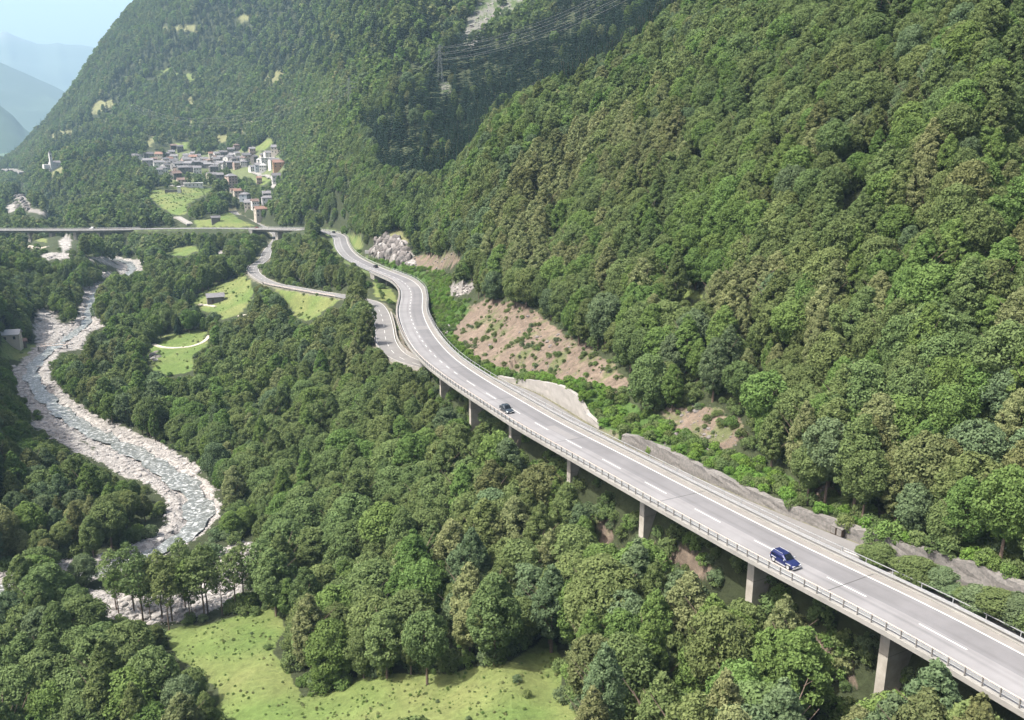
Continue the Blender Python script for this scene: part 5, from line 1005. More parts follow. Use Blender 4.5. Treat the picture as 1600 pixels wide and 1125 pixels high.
LAND = [  # name of the spot, test on (u, v, r, uphill distance from the motorway)
    ('in the dark lower left wood', lambda u, v, r, s: inside1(u, v, [(-400, 1000), (150, 930), (300, 1000), (380, 1400), (-400, 1400)])),
    ('beside the pale gravel side arm', lambda u, v, r, s: inside1(u, v, [(120, 900), (460, 850), (470, 985), (120, 1000)])),
    ('on the wooded river island', lambda u, v, r, s: inside1(u, v, [(-200, 700), (120, 710), (240, 740), (280, 880), (120, 930), (-200, 930)])),
    ('on the left bank below scree', lambda u, v, r, s: u < 60 and v > 480),
    ('on the shaded left scree slope', lambda u, v, r, s: u < 125 and 360 < v <= 480),
    ('at the edge of the near meadow', lambda u, v, r, s: s < -8 and v > 930 and u < 1000),
    ('close under the viaduct deck', lambda u, v, r, s: -26 < s < 3 and r < 330),
    ('between viaduct and near meadow', lambda u, v, r, s: s < 0 and v > 800 and u > 600),
    ('between viaduct and river', lambda u, v, r, s: s < 0 and v > 600 and u > 250),
    ('beside the curved-track meadow', lambda u, v, r, s: s < 0 and 500 < v <= 660 and u < 380),
    ('on the ridge below old road', lambda u, v, r, s: s < 0 and 480 < v <= 660),
    ('on the knoll above old road', lambda u, v, r, s: 400 < u < 600 and 355 < v <= 480),
    ('near the lone valley barn', lambda u, v, r, s: u <= 400 and 400 < v <= 520),
    ('above the stone retaining wall', lambda u, v, r, s: 0 < s < 42 and r < 190),
    ('beside the bare reddish slope', lambda u, v, r, s: s > 0 and 640 < u < 1020 and 380 < v < 640 and r < 330),
    ('by the grassy hillside path', lambda u, v, r, s: s > 0 and u > 1020 and 420 < v < 640 and r < 330),
    ('below the grassy hillside path', lambda u, v, r, s: s > 0 and u > 980 and v >= 560 and r < 330),
    ('high on the right hillside', lambda u, v, r, s: u > 1150 and v < 300),
    ('midway up the right hillside', lambda u, v, r, s: u > 1000 and v >= 250),
    ('on the slope above the rock cliff', lambda u, v, r, s: 560 < u <= 1100 and v >= 240),
    ('in or before the spruce gully', lambda u, v, r, s: 700 < u <= 1200),
    ('on the slope behind the far bend', lambda u, v, r, s: u > 400),
    ('in the valley near the far bridge', lambda u, v, r, s: True)]
def inside1(u, v, poly): return bool(inside(np.array([float(u)]), np.array([float(v)]), poly)[0])
ORD = 'first second third fourth fifth sixth seventh eighth ninth tenth eleventh twelfth thirteenth fourteenth fifteenth sixteenth seventeenth eighteenth nineteenth twentieth'.split()
def ordw(i):
    if i < 20: return ORD[i]
    t, o_ = divmod(i + 1, 10); tens = ['', '', 'twenty', 'thirty', 'forty', 'fifty', 'sixty', 'seventy', 'eighty', 'ninety']
    return (tens[t % 10] + '-' + ORD[o_ - 1]) if o_ else tens[t % 10][:-1] + 'ieth'
def name_all(objs):       # objs: (object, adjectives, u, v, r, s); gives each its own label
    by = {}
    for rec in objs:
        zone = next(nm for nm, f in LAND if f(rec[2], rec[3], rec[4], rec[5])); by.setdefault((rec[1], zone), []).append(rec)
    for (adj, zone), L_ in by.items():
        nb = 1 if len(L_) <= 9 else 3 if len(L_) <= 40 else 5; L_.sort(key=lambda r_: r_[3])
        bn = {1: [''], 3: ['upper part', 'middle part', 'lower part'], 5: ['topmost belt', 'upper belt', 'middle belt', 'lower belt', 'bottom belt']}[nb]
        for q_ in range(nb):
            g_ = sorted(L_[len(L_) * q_ // nb: len(L_) * (q_ + 1) // nb], key=lambda r_: r_[2])
            for i, r_ in enumerate(g_):
                r_[0]['label'] = f'{adj} {zone}' + (f', {bn[q_]}' if nb > 1 else '') + (f', {ordw(i)} from left' if len(g_) > 1 else '')
def side_off(x, y):
    k = int(np.argmin((MC[:, 0] - x) ** 2 + (MC[:, 1] - y) ** 2)); return (x - MC[k, 0]) * MN[k, 0] + (y - MC[k, 1]) * MN[k, 1]
TONEW = ['dark green', 'bright green', 'olive green', 'pale yellowish', 'blue-green', 'brownish']
recs = []
for i in ind_b:
    t = empty('broadleaf_tree', (X[i], Y[i], Z[i]), float(ROT[i])); sc_ = (WD[i], WD[i], H[i]); t.scale = [float(q_) for q_ in sc_]
    tag(t, 'x', 'tree', 'broadleaf trees of the mixed forest'); s_, k_ = int(shp[i]), int(tone[i])
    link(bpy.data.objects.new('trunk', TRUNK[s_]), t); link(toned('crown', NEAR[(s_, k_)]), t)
    big_w = 'tall ' if HH[i] > 13.5 else ('small ' if HH[i] < 8.5 else '')
    uu, vv = project(X[i], Y[i], Z[i] + HH[i] * 0.6); recs.append((t, f'{big_w}{TONEW[k_]} {FORM[s_].replace("tall ", "")} tree', float(uu), float(vv), RAD[i], side_off(X[i], Y[i])))
for i in ind_c:
    t = empty('spruce_tree', (X[i], Y[i], Z[i]), float(ROT[i])); t.scale = (float(WD[i]), float(WD[i]), float(H[i]))
    tag(t, 'x', 'tree', 'dark spruces on the mountainside'); k_ = i % 3
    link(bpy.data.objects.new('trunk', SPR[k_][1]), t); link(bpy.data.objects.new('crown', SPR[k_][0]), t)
    uu, vv = project(X[i], Y[i], Z[i] + HH[i] * 0.6); big_w = 'tall ' if HH[i] > 19 else ('short ' if HH[i] < 14.5 else 'middling '); recs.append((t, f'{big_w}dark pointed spruce', float(uu), float(vv), RAD[i], side_off(X[i], Y[i])))
name_all(recs)
rest = np.ones(len(X), bool); rest[ind_b] = False; rest[ind_c] = False
def lodof(r): return np.where(r < 300, 0, np.where(r < 720, 1, 2))
items = [LODS[(l, s_, t_)] for l in range(3) for s_ in range(6) for t_ in range(6)]
b = rest & ~CON; fi = lodof(RAD[b]) * 36 + shp[b] * 6 + tone[b]
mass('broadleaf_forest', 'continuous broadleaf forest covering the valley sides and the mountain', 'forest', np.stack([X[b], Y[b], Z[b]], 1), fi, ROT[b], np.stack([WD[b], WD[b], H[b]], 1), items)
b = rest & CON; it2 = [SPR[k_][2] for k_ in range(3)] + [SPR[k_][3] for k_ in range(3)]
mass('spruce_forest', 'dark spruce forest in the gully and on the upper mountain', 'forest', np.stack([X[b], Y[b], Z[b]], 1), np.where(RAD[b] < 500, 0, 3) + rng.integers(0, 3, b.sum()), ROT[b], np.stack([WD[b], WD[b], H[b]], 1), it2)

airy = crown(700, 14.5, 2.9, 34, 70, 0.24, 'oval', 0.38, gap=0.35, lob=0.32); airy_me = finish_cards(*airy, [LM['olive']]); airy_tr = trunk_mb(701, 14.5, 0.17, 5, 0.9, 0.16).mesh('trunk', M['bark'])
S0_ = (12, 13.5, 11.5, 14.5, 12.5, 10.5); Ra = random.Random(8); line = [(176, 962), (192, 968), (205, 972), (222, 976), (236, 978), (248, 981), (258, 978), (266, 982), (275, 977), (284, 972), (296, 974), (303, 967), (318, 965), (330, 968), (342, 960), (352, 958), (366, 955), (384, 948), (398, 952), (412, 944), (430, 940), (214, 962), (290, 960), (336, 950)]
line = [(a_ + Ra.uniform(-7, 7), b_ + Ra.uniform(-9, 4)) for a_, b_ in line if Ra.random() < 0.8]
for i_, (u_, v_) in enumerate(sorted(line)):
    p = surf(u_, v_, 110, 260); t = empty('thin_tree', p, Ra.uniform(0, 6.28)); q_ = Ra.uniform(0.6, 1.12); t.scale = (q_ * Ra.uniform(.9, 1.35), q_ * Ra.uniform(.9, 1.35), q_)
    tag(t, f'thin tree with bare trunk before the gravel side arm, {ordw(i_)} from left', 'tree', 'thin riverside trees'); link(bpy.data.objects.new('trunk', airy_tr), t); link(toned('crown', (airy_me, LM[Ra.choice(['olive', 'mid', 'bright', 'olive'])])), t)

for i_, (u_, hx_, wx_, f_) in enumerate(((1332, 1.6, .9, 4), (1346, 2.6, 1.2, 2), (1362, 1.2, .8, 0), (1402, 2.2, 1.2, 4), (1418, 3.2, 1.5, 2), (1436, 2.6, 1.4, 0), (1452, 1.4, 1.0, 4), (1490, 1.6, 1.1, 4), (1503, 3.0, 1.5, 0), (1528, 3.6, 1.6, 4), (1549, 2.4, 1.3, 1), (1566, 4.0, 1.5, 2), (1592, 3.4, 1.5, 0))):
    k_ = int(np.argmin(np.abs(project(ML[:, 0] + MN[:, 0] * 11.2, ML[:, 1] + MN[:, 1] * 11.2, ML[:, 2])[0] - u_) + np.where(np.arange(len(ML)) > I_AB1, 1e4, 0))); of_ = 13.0 + Ra.uniform(0, 1.2); x_, y_ = float(ML[k_, 0] + MN[k_, 0] * of_), float(ML[k_, 1] + MN[k_, 1] * of_); z_ = gz(x_, y_)
    t = empty('roadside_sapling', (x_, y_, z_), Ra.uniform(0, 6.28)); hh_ = (ML[k_, 2] - z_ + hx_) / float(S0_[f_]); t.scale = (wx_ * .42, wx_ * .42, hh_)
    tag(t, f'young leafy tree between the viaduct railing and old road, {ordw(i_)} from left', 'tree', 'young trees between viaduct and old road'); link(bpy.data.objects.new('trunk', TRUNK[f_]), t); link(toned('crown', NEAR[(f_, Ra.choice([0, 1, 4, 0]))]), t)

# bushes: bramble belt above the road, saplings on the cleared slope, meadow edges, forest margins
bx, by_, bt, bs = [], [], [], []
def bushes(poly, r0, r1, sp, tones, smin, smax, seed, prob=1.0, wild=False, clump=False):
    R = np.random.default_rng(seed); U = [p[0] for p in poly]; V_ = [p[1] for p in poly]
    c3 = [at_r(uu, vv, rr_) for uu in (min(U), max(U)) for vv in (min(V_), max(V_)) for rr_ in (r0, r1)]
    x0, x1 = min(c[0] for c in c3), max(c[0] for c in c3); y0, y1 = max(0, min(c[1] for c in c3)), max(c[1] for c in c3)
    n = int((x1 - x0) * (y1 - y0) / sp ** 2); x = R.uniform(x0, x1, n); y = R.uniform(y0, y1, n); z = ground(x, y); r = np.hypot(x, y); u_, v_ = project(x, y, z)
    m = (r > r0) & (r < r1) & inside(u_, v_, poly) & (R.random(n) < prob)
    if clump: cn = fbm(x / 5, y / 5, 66, 3); m &= (cn + R.normal(size=n) * 0.25) > 0.05
    if wild: m &= ~((r > 400) & inside(u_, v_, Z_CONIF))
    if wild:
        ia = np.clip(np.round((np.degrees(np.arctan2(x, y)) + 50) / 97 * (NA - 1)).astype(int), 0, NA - 1); ir = np.clip(np.searchsorted(LR, np.log(np.maximum(r, 56))), 0, NR - 1); m &= (PT[ia, ir] < 0.5) & (GR[ia, ir] < 0.5)
    m &= dist_to(OC, x, y, 12)[0] > OW / 2 + 1.6; m &= dist_to(RC, x, y, 12)[0] > 7
    dmm, imm = dist_to(MC, x, y, 12); m &= (dmm > MW / 2 + 1.5) | ((imm < I_AB1) & (ML[imm, 2] - z > 5.0))
    bx.append(x[m]); by_.append(y[m]); bt.append(R.choice(tones, m.sum())); bs.append(smin + (smax - smin) * R.random(m.sum()) ** (2.2 if clump else 1.0))
for kind, r0, r1, poly in PATCH:
    if kind == 'bramble': bushes(poly, r0, r1, 1.6, [5, 1, 5, 0, 5, 2, 5], 0.25, 0.85, int(poly[0][0]))
    if kind == 'soil' and r1 < 400 and poly[0][0] > 600: bushes(poly, r0, r1, 1.15, [0, 1, 2, 2, 4], 0.05, 0.52, int(poly[0][0]) + 1, clump=True)
    if kind == 'rock' and r1 < 600: bushes(poly, r0, r1, 6, [0, 2], 0.25, 0.6, 9)
bushes([(860, 985), (800, 1035), (720, 1050), (640, 1052), (560, 1062), (520, 1085), (500, 1070), (560, 1030), (700, 1000), (800, 960), (850, 950)], 80, 200, 3.0, [0, 1, 0, 4, 2], 0.5, 1.3, 31)
bushes([(880, 1000), (900, 1100), (1000, 1140), (1100, 1140), (1000, 1060), (930, 980)], 80, 170, 3.0, [0, 1, 0, 2, 5], 0.5, 1.25, 32)
bushes([(255, 985), (440, 950), (470, 1000), (430, 1040), (400, 1000), (340, 975)], 110, 220, 5.5, [0, 4], 0.4, 0.9, 33)
bushes([(160, 955), (250, 960), (340, 950), (450, 930), (450, 950), (340, 972), (250, 985), (170, 972)], 110, 240, 3.4, [0, 1, 2], 0.4, 1.2, 71)
bushes([(360, 1020), (420, 1020), (430, 1060), (380, 1060)], 90, 180, 6, [4, 0], 0.5, 1.0, 34)
bushes([(1090, 900), (1180, 940), (1340, 1000), (1370, 1125), (1250, 1125), (1100, 1000)], 80, 160, 4.2, [0, 2, 4, 3], 0.6, 1.4, 35)
bushes([(945, 780), (1000, 800), (1120, 880), (1080, 920), (960, 860)], 90, 180, 4.4, [0, 1, 1], 0.6, 1.3, 36)
bushes([(1300, 850), (1370, 850), (1470, 905), (1600, 965), (1600, 1010), (1480, 950), (1350, 890)], 85, 150, 2.6, [0, 1, 4, 2], 0.4, 1.3, 37)
bushes([(560, 400), (600, 445), (590, 470), (520, 440), (480, 420), (520, 400)], 330, 520, 5.0, [0, 1, 0], 0.6, 1.4, 38)
bushes([(585, 440), (612, 452), (620, 480), (600, 472)], 280, 420, 3.4, [1, 0], 0.3, 0.8, 39)
bushes([(640, 560), (700, 600), (900, 725), (1000, 800), (980, 830), (860, 760), (700, 660), (620, 600)], 120, 300, 4.6, [0, 0, 1], 0.7, 1.3, 40)
bushes([(470, 500), (620, 560), (740, 620), (900, 725), (1040, 800), (1200, 890), (1400, 1000), (1600, 1115), (1600, 1300), (1000, 1300), (880, 1100), (860, 980), (700, 760), (500, 640)], 70, 330, 3.4, [0, 0, 1, 2, 4], 0.45, 1.3, 51)
bushes([(660, 590), (720, 600), (900, 715), (1130, 840), (1400, 985), (1600, 1100), (1600, 1300), (1400, 1125), (1100, 950), (900, 800), (720, 700), (650, 640)], 70, 260, 2.2, [0, 0, 1, 4], 0.4, 1.1, 52)
bushes([(1020, 560), (1600, 560), (1600, 900), (1400, 840), (1100, 700)], 100, 240, 3.2, [0, 0, 1, 2], 0.35, 1.1, 53)
bushes([(880, 640), (1000, 660), (1300, 780), (1640, 880), (1640, 980), (1300, 850), (1000, 720), (900, 670)], 90, 230, 1.7, [5, 1, 5, 0, 5, 2], 0.3, 0.85, 81, wild=True)
bushes(PATCH[0][3], 80, 220, 0.9, [1, 2, 3, 1], 0.03, 0.15, 82, clump=True)
bushes(PATCH[0][3], 80, 220, 11, [1, 0, 2, 4], 0.1, 0.5, 83)
for pq in PATCH[1:6]: bushes(pq[3], pq[1], pq[2], 3.0, [1, 2, 3], 0.1, 0.5, 84, clump=True)
bushes([(-60, 500), (700, 500), (1000, 800), (1000, 1300), (-60, 1300)], 80, 430, 3.6, [0, 0, 1, 2, 4], 0.5, 1.35, 61, wild=True)
bushes([(-60, 380), (560, 380), (600, 520), (-60, 520)], 400, 760, 6.5, [0, 0, 1, 2, 4], 0.7, 1.7, 62, wild=True)
bushes([(560, -20), (2300, -20), (2300, 1300), (1700, 1010), (1400, 860), (1000, 640), (640, 380), (500, 350)], 90, 330, 3.6, [0, 0, 1, 2, 4], 0.5, 1.3, 63, wild=True)
bushes([(480, -20), (1640, -20), (1640, 700), (640, 400), (480, 350)], 330, 760, 5.5, [0, 0, 1, 2, 4], 0.9, 2.1, 64, wild=True)
bushes([(0, 384), (120, 425), (60, 480), (0, 460)], 380, 640, 6, [0, 4, 2, 0], 0.8, 1.7, 41)
bushes([(1020, 520), (1290, 520), (1560, 590), (1600, 880), (1400, 820), (1100, 680), (980, 600)], 100, 260, 7, [0, 1, 2, 0], 0.6, 1.3, 42)
bushes([(90, 350), (130, 360), (120, 480), (90, 420)], 380, 640, 8, [0, 1], 0.8, 1.5, 43)
bushes([(200, 250), (440, 240), (445, 330), (380, 350), (300, 300), (200, 300)], 900, 1500, 15, [0, 4, 0, 2], 1.2, 2.4, 44)
BX = np.concatenate(bx); BY = np.concatenate(by_); BT = np.concatenate(bt); BS = np.concatenate(bs); BZ = ground(BX, BY); BR = np.hypot(BX, BY)
bad = blocked(BX, BY, BZ, np.zeros(len(BX)) + 2.4 * BS, 1.7 * BS, 9.0, (0.5, 1.0)) & (BS > 0.9); bad |= (BS > 0.5) & blocked(BX, BY, BZ, 2.4 * BS, 1.7 * BS, -3.0, (0.7, 1.0)) & (BR < 300) & ~((np.abs(dist_to(MC, BX, BY, 40)[0]) < 30)); BX, BY, BT, BS, BZ, BR = [a[~bad] for a in (BX, BY, BT, BS, BZ, BR)]
bu, bv = project(BX, BY, BZ + 1); infb = (bu > 0) & (bu < 1600) & (bv > 0) & (bv < 1125); bsc = BS / BR * infb; ind = np.argsort(-bsc)[:300]; brot = rng.uniform(0, 6.28, len(BX)); bk = rng.integers(0, 3, len(BX)); recs = []
print('bushes', len(BX), flush=True)
for i in ind:
    o = link(toned('bush', BUSH[(int(bk[i]), int(BT[i]))])); o.location = (BX[i], BY[i], BZ[i]); o.rotation_euler = (0, 0, float(brot[i])); s_ = float(BS[i]); o.scale = (s_, s_, s_)
    tag(o, 'x', 'bush', 'bushes along the forest edges and the road'); recs.append((o, ('large ' if s_ > 1.05 else 'low ' if s_ < 0.75 else '') + (TONEW[:5] + ['vivid green'])[int(BT[i])] + ' bush', float(bu[i]), float(bv[i]), BR[i], side_off(BX[i], BY[i])))
name_all(recs); rs = np.ones(len(BX), bool); rs[ind] = False
mass('undergrowth', 'bramble and young shrubs on the cleared slopes and road verges', 'shrubs', np.stack([BX[rs], BY[rs], BZ[rs]], 1), bk[rs] * 6 + BT[rs], brot[rs], np.repeat(BS[rs][:, None], 3, 1), [BUSH[(k_, t_)] for k_ in range(3) for t_ in range(6)])

# boulders of the river bed
def rock_mesh(seed, name='boulder', sub=2):
    import bmesh
    bm = bmesh.new(); bmesh.ops.create_icosphere(bm, subdivisions=sub, radius=1.0); R = np.random.default_rng(seed); pl = R.normal(size=(9, 3)); pl /= np.linalg.norm(pl, axis=1)[:, None]; dd = R.uniform(0.55, 0.9, 9)
    for vv in bm.verts:
        p = np.array(vv.co)
        for a_, d_ in zip(pl, dd):
            e_ = p @ a_ - d_
            if e_ > 0: p = p - a_ * e_ * 0.92
        vv.co = Vector((p * (1 + R.normal() * 0.03)) * np.array([1.15, 0.9, 0.7]))
    me = bpy.data.meshes.new(name); bm.to_mesh(me); bm.free(); me.materials.append(M['rock']); return me
ROCKS = [rock_mesh(k) for k in range(5)]
R = np.random.default_rng(11); gi_ = np.nonzero((GR > 0.5) & (TR < 760) & (PU > -30)); pick = R.choice(len(gi_[0]), 16000); px = TX[gi_][pick] + R.normal(size=16000) * 0.8; py = TY[gi_][pick] + R.normal(size=16000) * 0.8
dw = dist_to(RC, px, py, 20)[0]; ok = (dw > 2.6) | (R.random(16000) < 0.12); px, py = px[ok], py[ok]; pz = ground(px, py); sz_ = 0.14 + R.pareto(2.3, len(px)) * 0.16; sz_ = np.clip(sz_, 0.13, 1.3) * np.clip(np.hypot(px, py) / 330, 0.8, 1.5)
order = np.argsort(-(sz_ / np.hypot(px, py)) * (project(px, py, pz)[0] > 0)); top_ = order[:40]; recs = []
for i in top_:
    o = link(bpy.data.objects.new('boulder', ROCKS[i % 5])); o.location = (px[i], py[i], pz[i] + 0.1); s_ = float(sz_[i]); o.scale = (s_, s_, s_); o.rotation_euler = (0, 0, float(R.random() * 6))
    uu, vv = project(px[i], py[i], pz[i]); tag(o, f'x', 'boulder', 'pale boulders of the river bed'); recs.append((o, 'pale grey boulder in the river bed', float(uu), float(vv), 0, 0))
recs.sort(key=lambda r_: -r_[3]); 
BL_ = {}
for r_ in recs:
    zn = 'inside the near river bend' if r_[3] > 700 else 'on the long gravel reach' if r_[3] > 560 else 'on the broad gravel bar' if r_[3] > 440 else 'upstream towards the far bridge'; BL_.setdefault(zn, []).append(r_)
for zn, L_ in BL_.items():
    L_.sort(key=lambda r_: r_[2])
    for i, r_ in enumerate(L_): r_[0]['label'] = f'pale grey boulder {zn}' + (f', {ordw(i)} large one from left' if len(L_) > 1 else '')
rs = np.ones(len(px), bool); rs[top_] = False
sp_ = [q for q in PATCH if q[0] in ('soil', 'pink') and q[2] < 500]; ax_, ay_ = [], []
for kq, r0_, r1_, pl_ in sp_:
    kk_ = np.nonzero((PT > 0.5) & (TR > r0_) & (TR < r1_) & (PU > min(q[0] for q in pl_)) & (PU < max(q[0] for q in pl_)) & (PV > min(q[1] for q in pl_)) & (PV < max(q[1] for q in pl_)) & (GR < 0.5)); pk_ = R.choice(len(kk_[0]), min(420, len(kk_[0]))); ax_.append(TX[kk_][pk_] + R.normal(size=len(pk_)) * 0.5); ay_.append(TY[kk_][pk_] + R.normal(size=len(pk_)) * 0.5)
ax_ = np.concatenate(ax_); ay_ = np.concatenate(ay_); as_ = 0.07 + R.pareto(2.2, len(ax_)) * 0.09; as_ = np.clip(as_, 0.06, 0.7); kq_ = (dist_to(OC, ax_, ay_, 12)[0] > 5.5) & (dist_to(MC, ax_, ay_, 12)[0] > 7); ax_, ay_, as_ = ax_[kq_], ay_[kq_], as_[kq_]
mass('loose_stones', 'loose grey stones and litter scattered over the bare brown slopes', 'stones', np.stack([ax_, ay_, ground(ax_, ay_)], 1), R.integers(0, 4, len(ax_)), R.uniform(0, 6.28, len(ax_)), np.repeat(as_[:, None], 3, 1), CLR_ROCK)
mass('river_gravel', 'pale boulders and cobbles strewn over the gravel banks of the river', 'gravel', np.stack([px[rs], py[rs], pz[rs]], 1), R.integers(0, 5, rs.sum()), R.uniform(0, 6.28, rs.sum()), np.repeat(sz_[rs][:, None], 3, 1) * np.array([1, 1, 0.9]), ROCKS)

# ------------------------------------------------------------------ vehicles
PAINT = lambda nm, c: mat(nm, c, 0.25, 0.02, 1.0, metal=0.3, spec=0.6)
CG = mat('car_glass', (0.012, 0.016, 0.02), 0.06, 0.02, 1.0, spec=0.8); TY = mat('tyre_rubber', (0.02, 0.02, 0.02), 0.8, 0.1, 4.0); RIM = mat('alloy_rim', (0.62, 0.62, 0.63), 0.35, 0.05, 1.0, metal=0.6); LAMP = mat('headlamp_lens', (0.75, 0.76, 0.78), 0.1, 0.02, 1.0, spec=0.8); TAIL = mat('tail_lamp', (0.35, 0.02, 0.02), 0.2, 0.05, 1.0)
SILV = mat('silver_trim', (0.50, 0.51, 0.53), 0.35, 0.03, 1.0, metal=0.5); BLK = mat('black_plastic', (0.025, 0.025, 0.027), 0.6, 0.1, 2.0); PLATE = mat('number_plate', (0.7, 0.7, 0.68), 0.5, 0.02, 1.0)
def loft_profile(xs, name, m, parent):       # stations along the car: (x, z_low, z_high, half width low, half width high)
    mb = MB(); vs_ = []; fs = []
    for (x, zl, zh, wl, wh) in xs: vs_ += [(x, -wl * .94, zl), (x, -wl, zl + (zh - zl) * .25), (x, -wl, zl + (zh - zl) * .7), (x, -wh, zh - .03), (x, -wh * .8, zh), (x, wh * .8, zh), (x, wh, zh - .03), (x, wl, zl + (zh - zl) * .7), (x, wl, zl + (zh - zl) * .25), (x, wl * .94, zl)]
    for k in range(len(xs) - 1):
        for j in range(10): fs.append((k * 10 + j, k * 10 + (j + 1) % 10, (k + 1) * 10 + (j + 1) % 10, (k + 1) * 10 + j))
    fs.append(tuple(range(10))); fs.append(tuple((len(xs) - 1) * 10 + j for j in range(10))[::-1]); mb.add(vs_, [f[::-1] for f in fs]); return mb.build(name, m, parent)
def vehicle(name, label, paint, L=4.6, W=1.8, Hh=1.78, style='suv'):
    t = empty(name); tag(t, label, 'car' if style != 'van' else 'van'); a = L / 2; w_ = W / 2; g = 0.32 if style == 'suv' else 0.22; b = 1.02 if style == 'suv' else 0.86
    loft_profile([(-a, g + .15, b - .1, w_ * .86, w_ * .84), (-a + .12, g, b, w_ * .95, w_ * .92), (-a * .5, g, b + .02, w_, w_ * .96), (a * .1, g, b, w_, w_ * .95), (a * .45, g, b - .02, w_, w_ * .93), (a - .35, g, b - .12, w_ * .96, w_ * .86), (a - .05, g + .02, b - .28, w_ * .88, w_ * .78), (a, g + .1, b - .36, w_ * .82, w_ * .7)], 'body', paint, t)
    x0, x1, x2, x3 = (-a + .05, -a + .35, a * .05, a * .42) if style in ('suv', 'van') else (-a + .5, -a + 1.1, a * .0, a * .42)
    loft_profile([(x0, b - .03, b + .02, w_ * .88, w_ * .84), (x1, b - .03, Hh - .04, w_ * .9, w_ * .72), ((x1 + x2) / 2, b - .03, Hh, w_ * .92, w_ * .74), (x2, b - .03, Hh - .03, w_ * .92, w_ * .72), (x3, b - .05, b + .01, w_ * .9, w_ * .86)], 'cabin', paint, t)
    def wq(pts, nm='window', par=t): MB().add(pts, [(0, 1, 2, 3), (3, 2, 1, 0)]).build(nm, CG, par)
    zt = Hh - .12; zb = b + .05
    def yw(z): f = np.clip((z - b) / (Hh - b), 0, 1); return w_ * (.92 - .17 * max(0, (f - .55) / .45)) + .012
    for sgn in (-1, 1):
        xx = [x1 - .05, (x1 + x2) / 2 - .35, (x1 + x2) / 2 - .27, x2 - .32, x2 - .24, x3 - .22]
        for i in range(3):
            xa, xb = xx[2 * i], xx[2 * i + 1]; xb2 = xb if i < 2 else x2 + .02; xa2 = xa if i else xa + .12
            wq([(xa, sgn * yw(zb), zb), (xb, sgn * yw(zb), zb), (xb2, sgn * (yw(zt) + .01), zt), (xa2, sgn * (yw(zt) + .01), zt)])
        for x in (-a * .62, a * .62):
            wr_ = .37 if style == 'suv' else .31; wh = empty('wheel'); wh.parent = t; wh.location = (x, sgn * (w_ - .1), wr_)
            MB().tube([(0, -.12, 0), (0, .12, 0)], wr_, 18).build('tyre', TY, wh); MB().tube([(0, sgn * .115, 0), (0, sgn * .14, 0)], wr_ * .66, 12).build('rim', RIM, wh)
            MB().box((x, sgn * (w_ - .02), wr_ * 2 + .06), (wr_ * 2.3, .12, .1)).build('wheel_arch', SILV if style == 'suv' else paint, t)
        MB().box((a * .32, sgn * (w_ + .1), b + .12), (.14, .2, .16)).build('mirror', SILV if style == 'suv' else paint, t)
        MB().box((a - .1, sgn * w_ * .62, b - .36), (.16, .36, .17)).build('headlight', LAMP, t); MB().box((-a + .05, sgn * w_ * .74, b - .2), (.1, .2, .3)).build('tail_light', TAIL, t)
        if style == 'suv': MB().box((0, sgn * (w_ + .02), g - .02), (L * .42, .16, .07)).build('side_step', SILV, t); MB().tube([(x1 + .1, sgn * w_ * .66, Hh + .05), (x2 - .15, sgn * w_ * .66, Hh + .05)], .022, 5).build('roof_rail', SILV, t)
    f0, f1 = (x3 - .04, b + .03), (x2 + .05, Hh - .07)
    wq([(f0[0] + .02, -w_ * .8, f0[1] + .02), (f0[0] + .02, w_ * .8, f0[1] + .02), (f1[0] + .03, w_ * .6, f1[1] + .03), (f1[0] + .03, -w_ * .6, f1[1] + .03)], 'windscreen')
    wq([(x0 - .02, -w_ * .74, b + .1), (x0 - .02 , w_ * .74, b + .1), (x1 - .07, w_ * .6, Hh - .12), (x1 - .07, -w_ * .6, Hh - .12)], 'rear_window')
    MB().box((a - .02, 0, g + .12), (.16, W * .84, .22)).build('front_bumper', SILV if style == 'suv' else BLK, t); MB().box((-a - .02, 0, g + .14), (.16, W * .86, .22)).build('rear_bumper', SILV if style == 'suv' else BLK, t)
    MB().box((a + .01, 0, b - .42), (.05, W * .38, .16)).build('grille', BLK, t); MB().box((a + .075, 0, g + .16), (.02, .48, .11)).build('number_plate', PLATE, t)
    if style == 'suv': MB().tube([(-a - .22, 0, b - .02), (-a + .0, 0, b - .02)], .36, 18).build('spare_wheel', SILV, t)
    return t
def on_road(t, u, off, toward=True, C=ML, N=MN, lo=0, hi=None):
    uu, vv = project(C[:, 0], C[:, 1], C[:, 2]); idx = np.arange(len(C)); hi = hi or len(C); k = int(np.argmin(np.abs(uu - u) + np.where((idx < lo) | (idx > hi), 1e4, 0))); x, y, z = C[k][:3]; n = N[k]
    f = (n[1], -n[0]) if toward else (-n[1], n[0]); t.location = (x + n[0] * off, y + n[1] * off, z + 0.0); t.rotation_euler = (0, 0, math.atan2(f[1], f[0]))
on_road(vehicle('sport_utility_vehicle', 'dark blue four-by-four with silver trim and spare wheel on the near viaduct', PAINT('blue_paint', (0.012, 0.018, 0.085)), 4.1, 1.68, 1.64), 1194, 2.8)
on_road(vehicle('parked_estate_car', 'x', PAINT('anthracite_paint', (0.035, 0.045, 0.055)), 4.3, 1.76, 1.5, 'car'), 772, 2.75); o = bpy.data.objects['parked_estate_car']; o.name = 'passenger_car'; o['label'] = 'dark grey car driving towards the camera at mid-viaduct'
on_road(vehicle('passenger_car', 'black car at the start of the bend beside the rock cliff', PAINT('black_paint', (0.015, 0.016, 0.018)), 4.3, 1.76, 1.48, 'car'), 566, 7.0, False, lo=I_AB1 - 12, hi=I_AB1 + 40)
on_road(vehicle('passenger_car', 'dark car at the top of the farthest motorway bend', PAINT('charcoal_paint', (0.02, 0.02, 0.024)), 4.3, 1.76, 1.48, 'car'), 508, 6.5, False, lo=I_AB1 + 30)
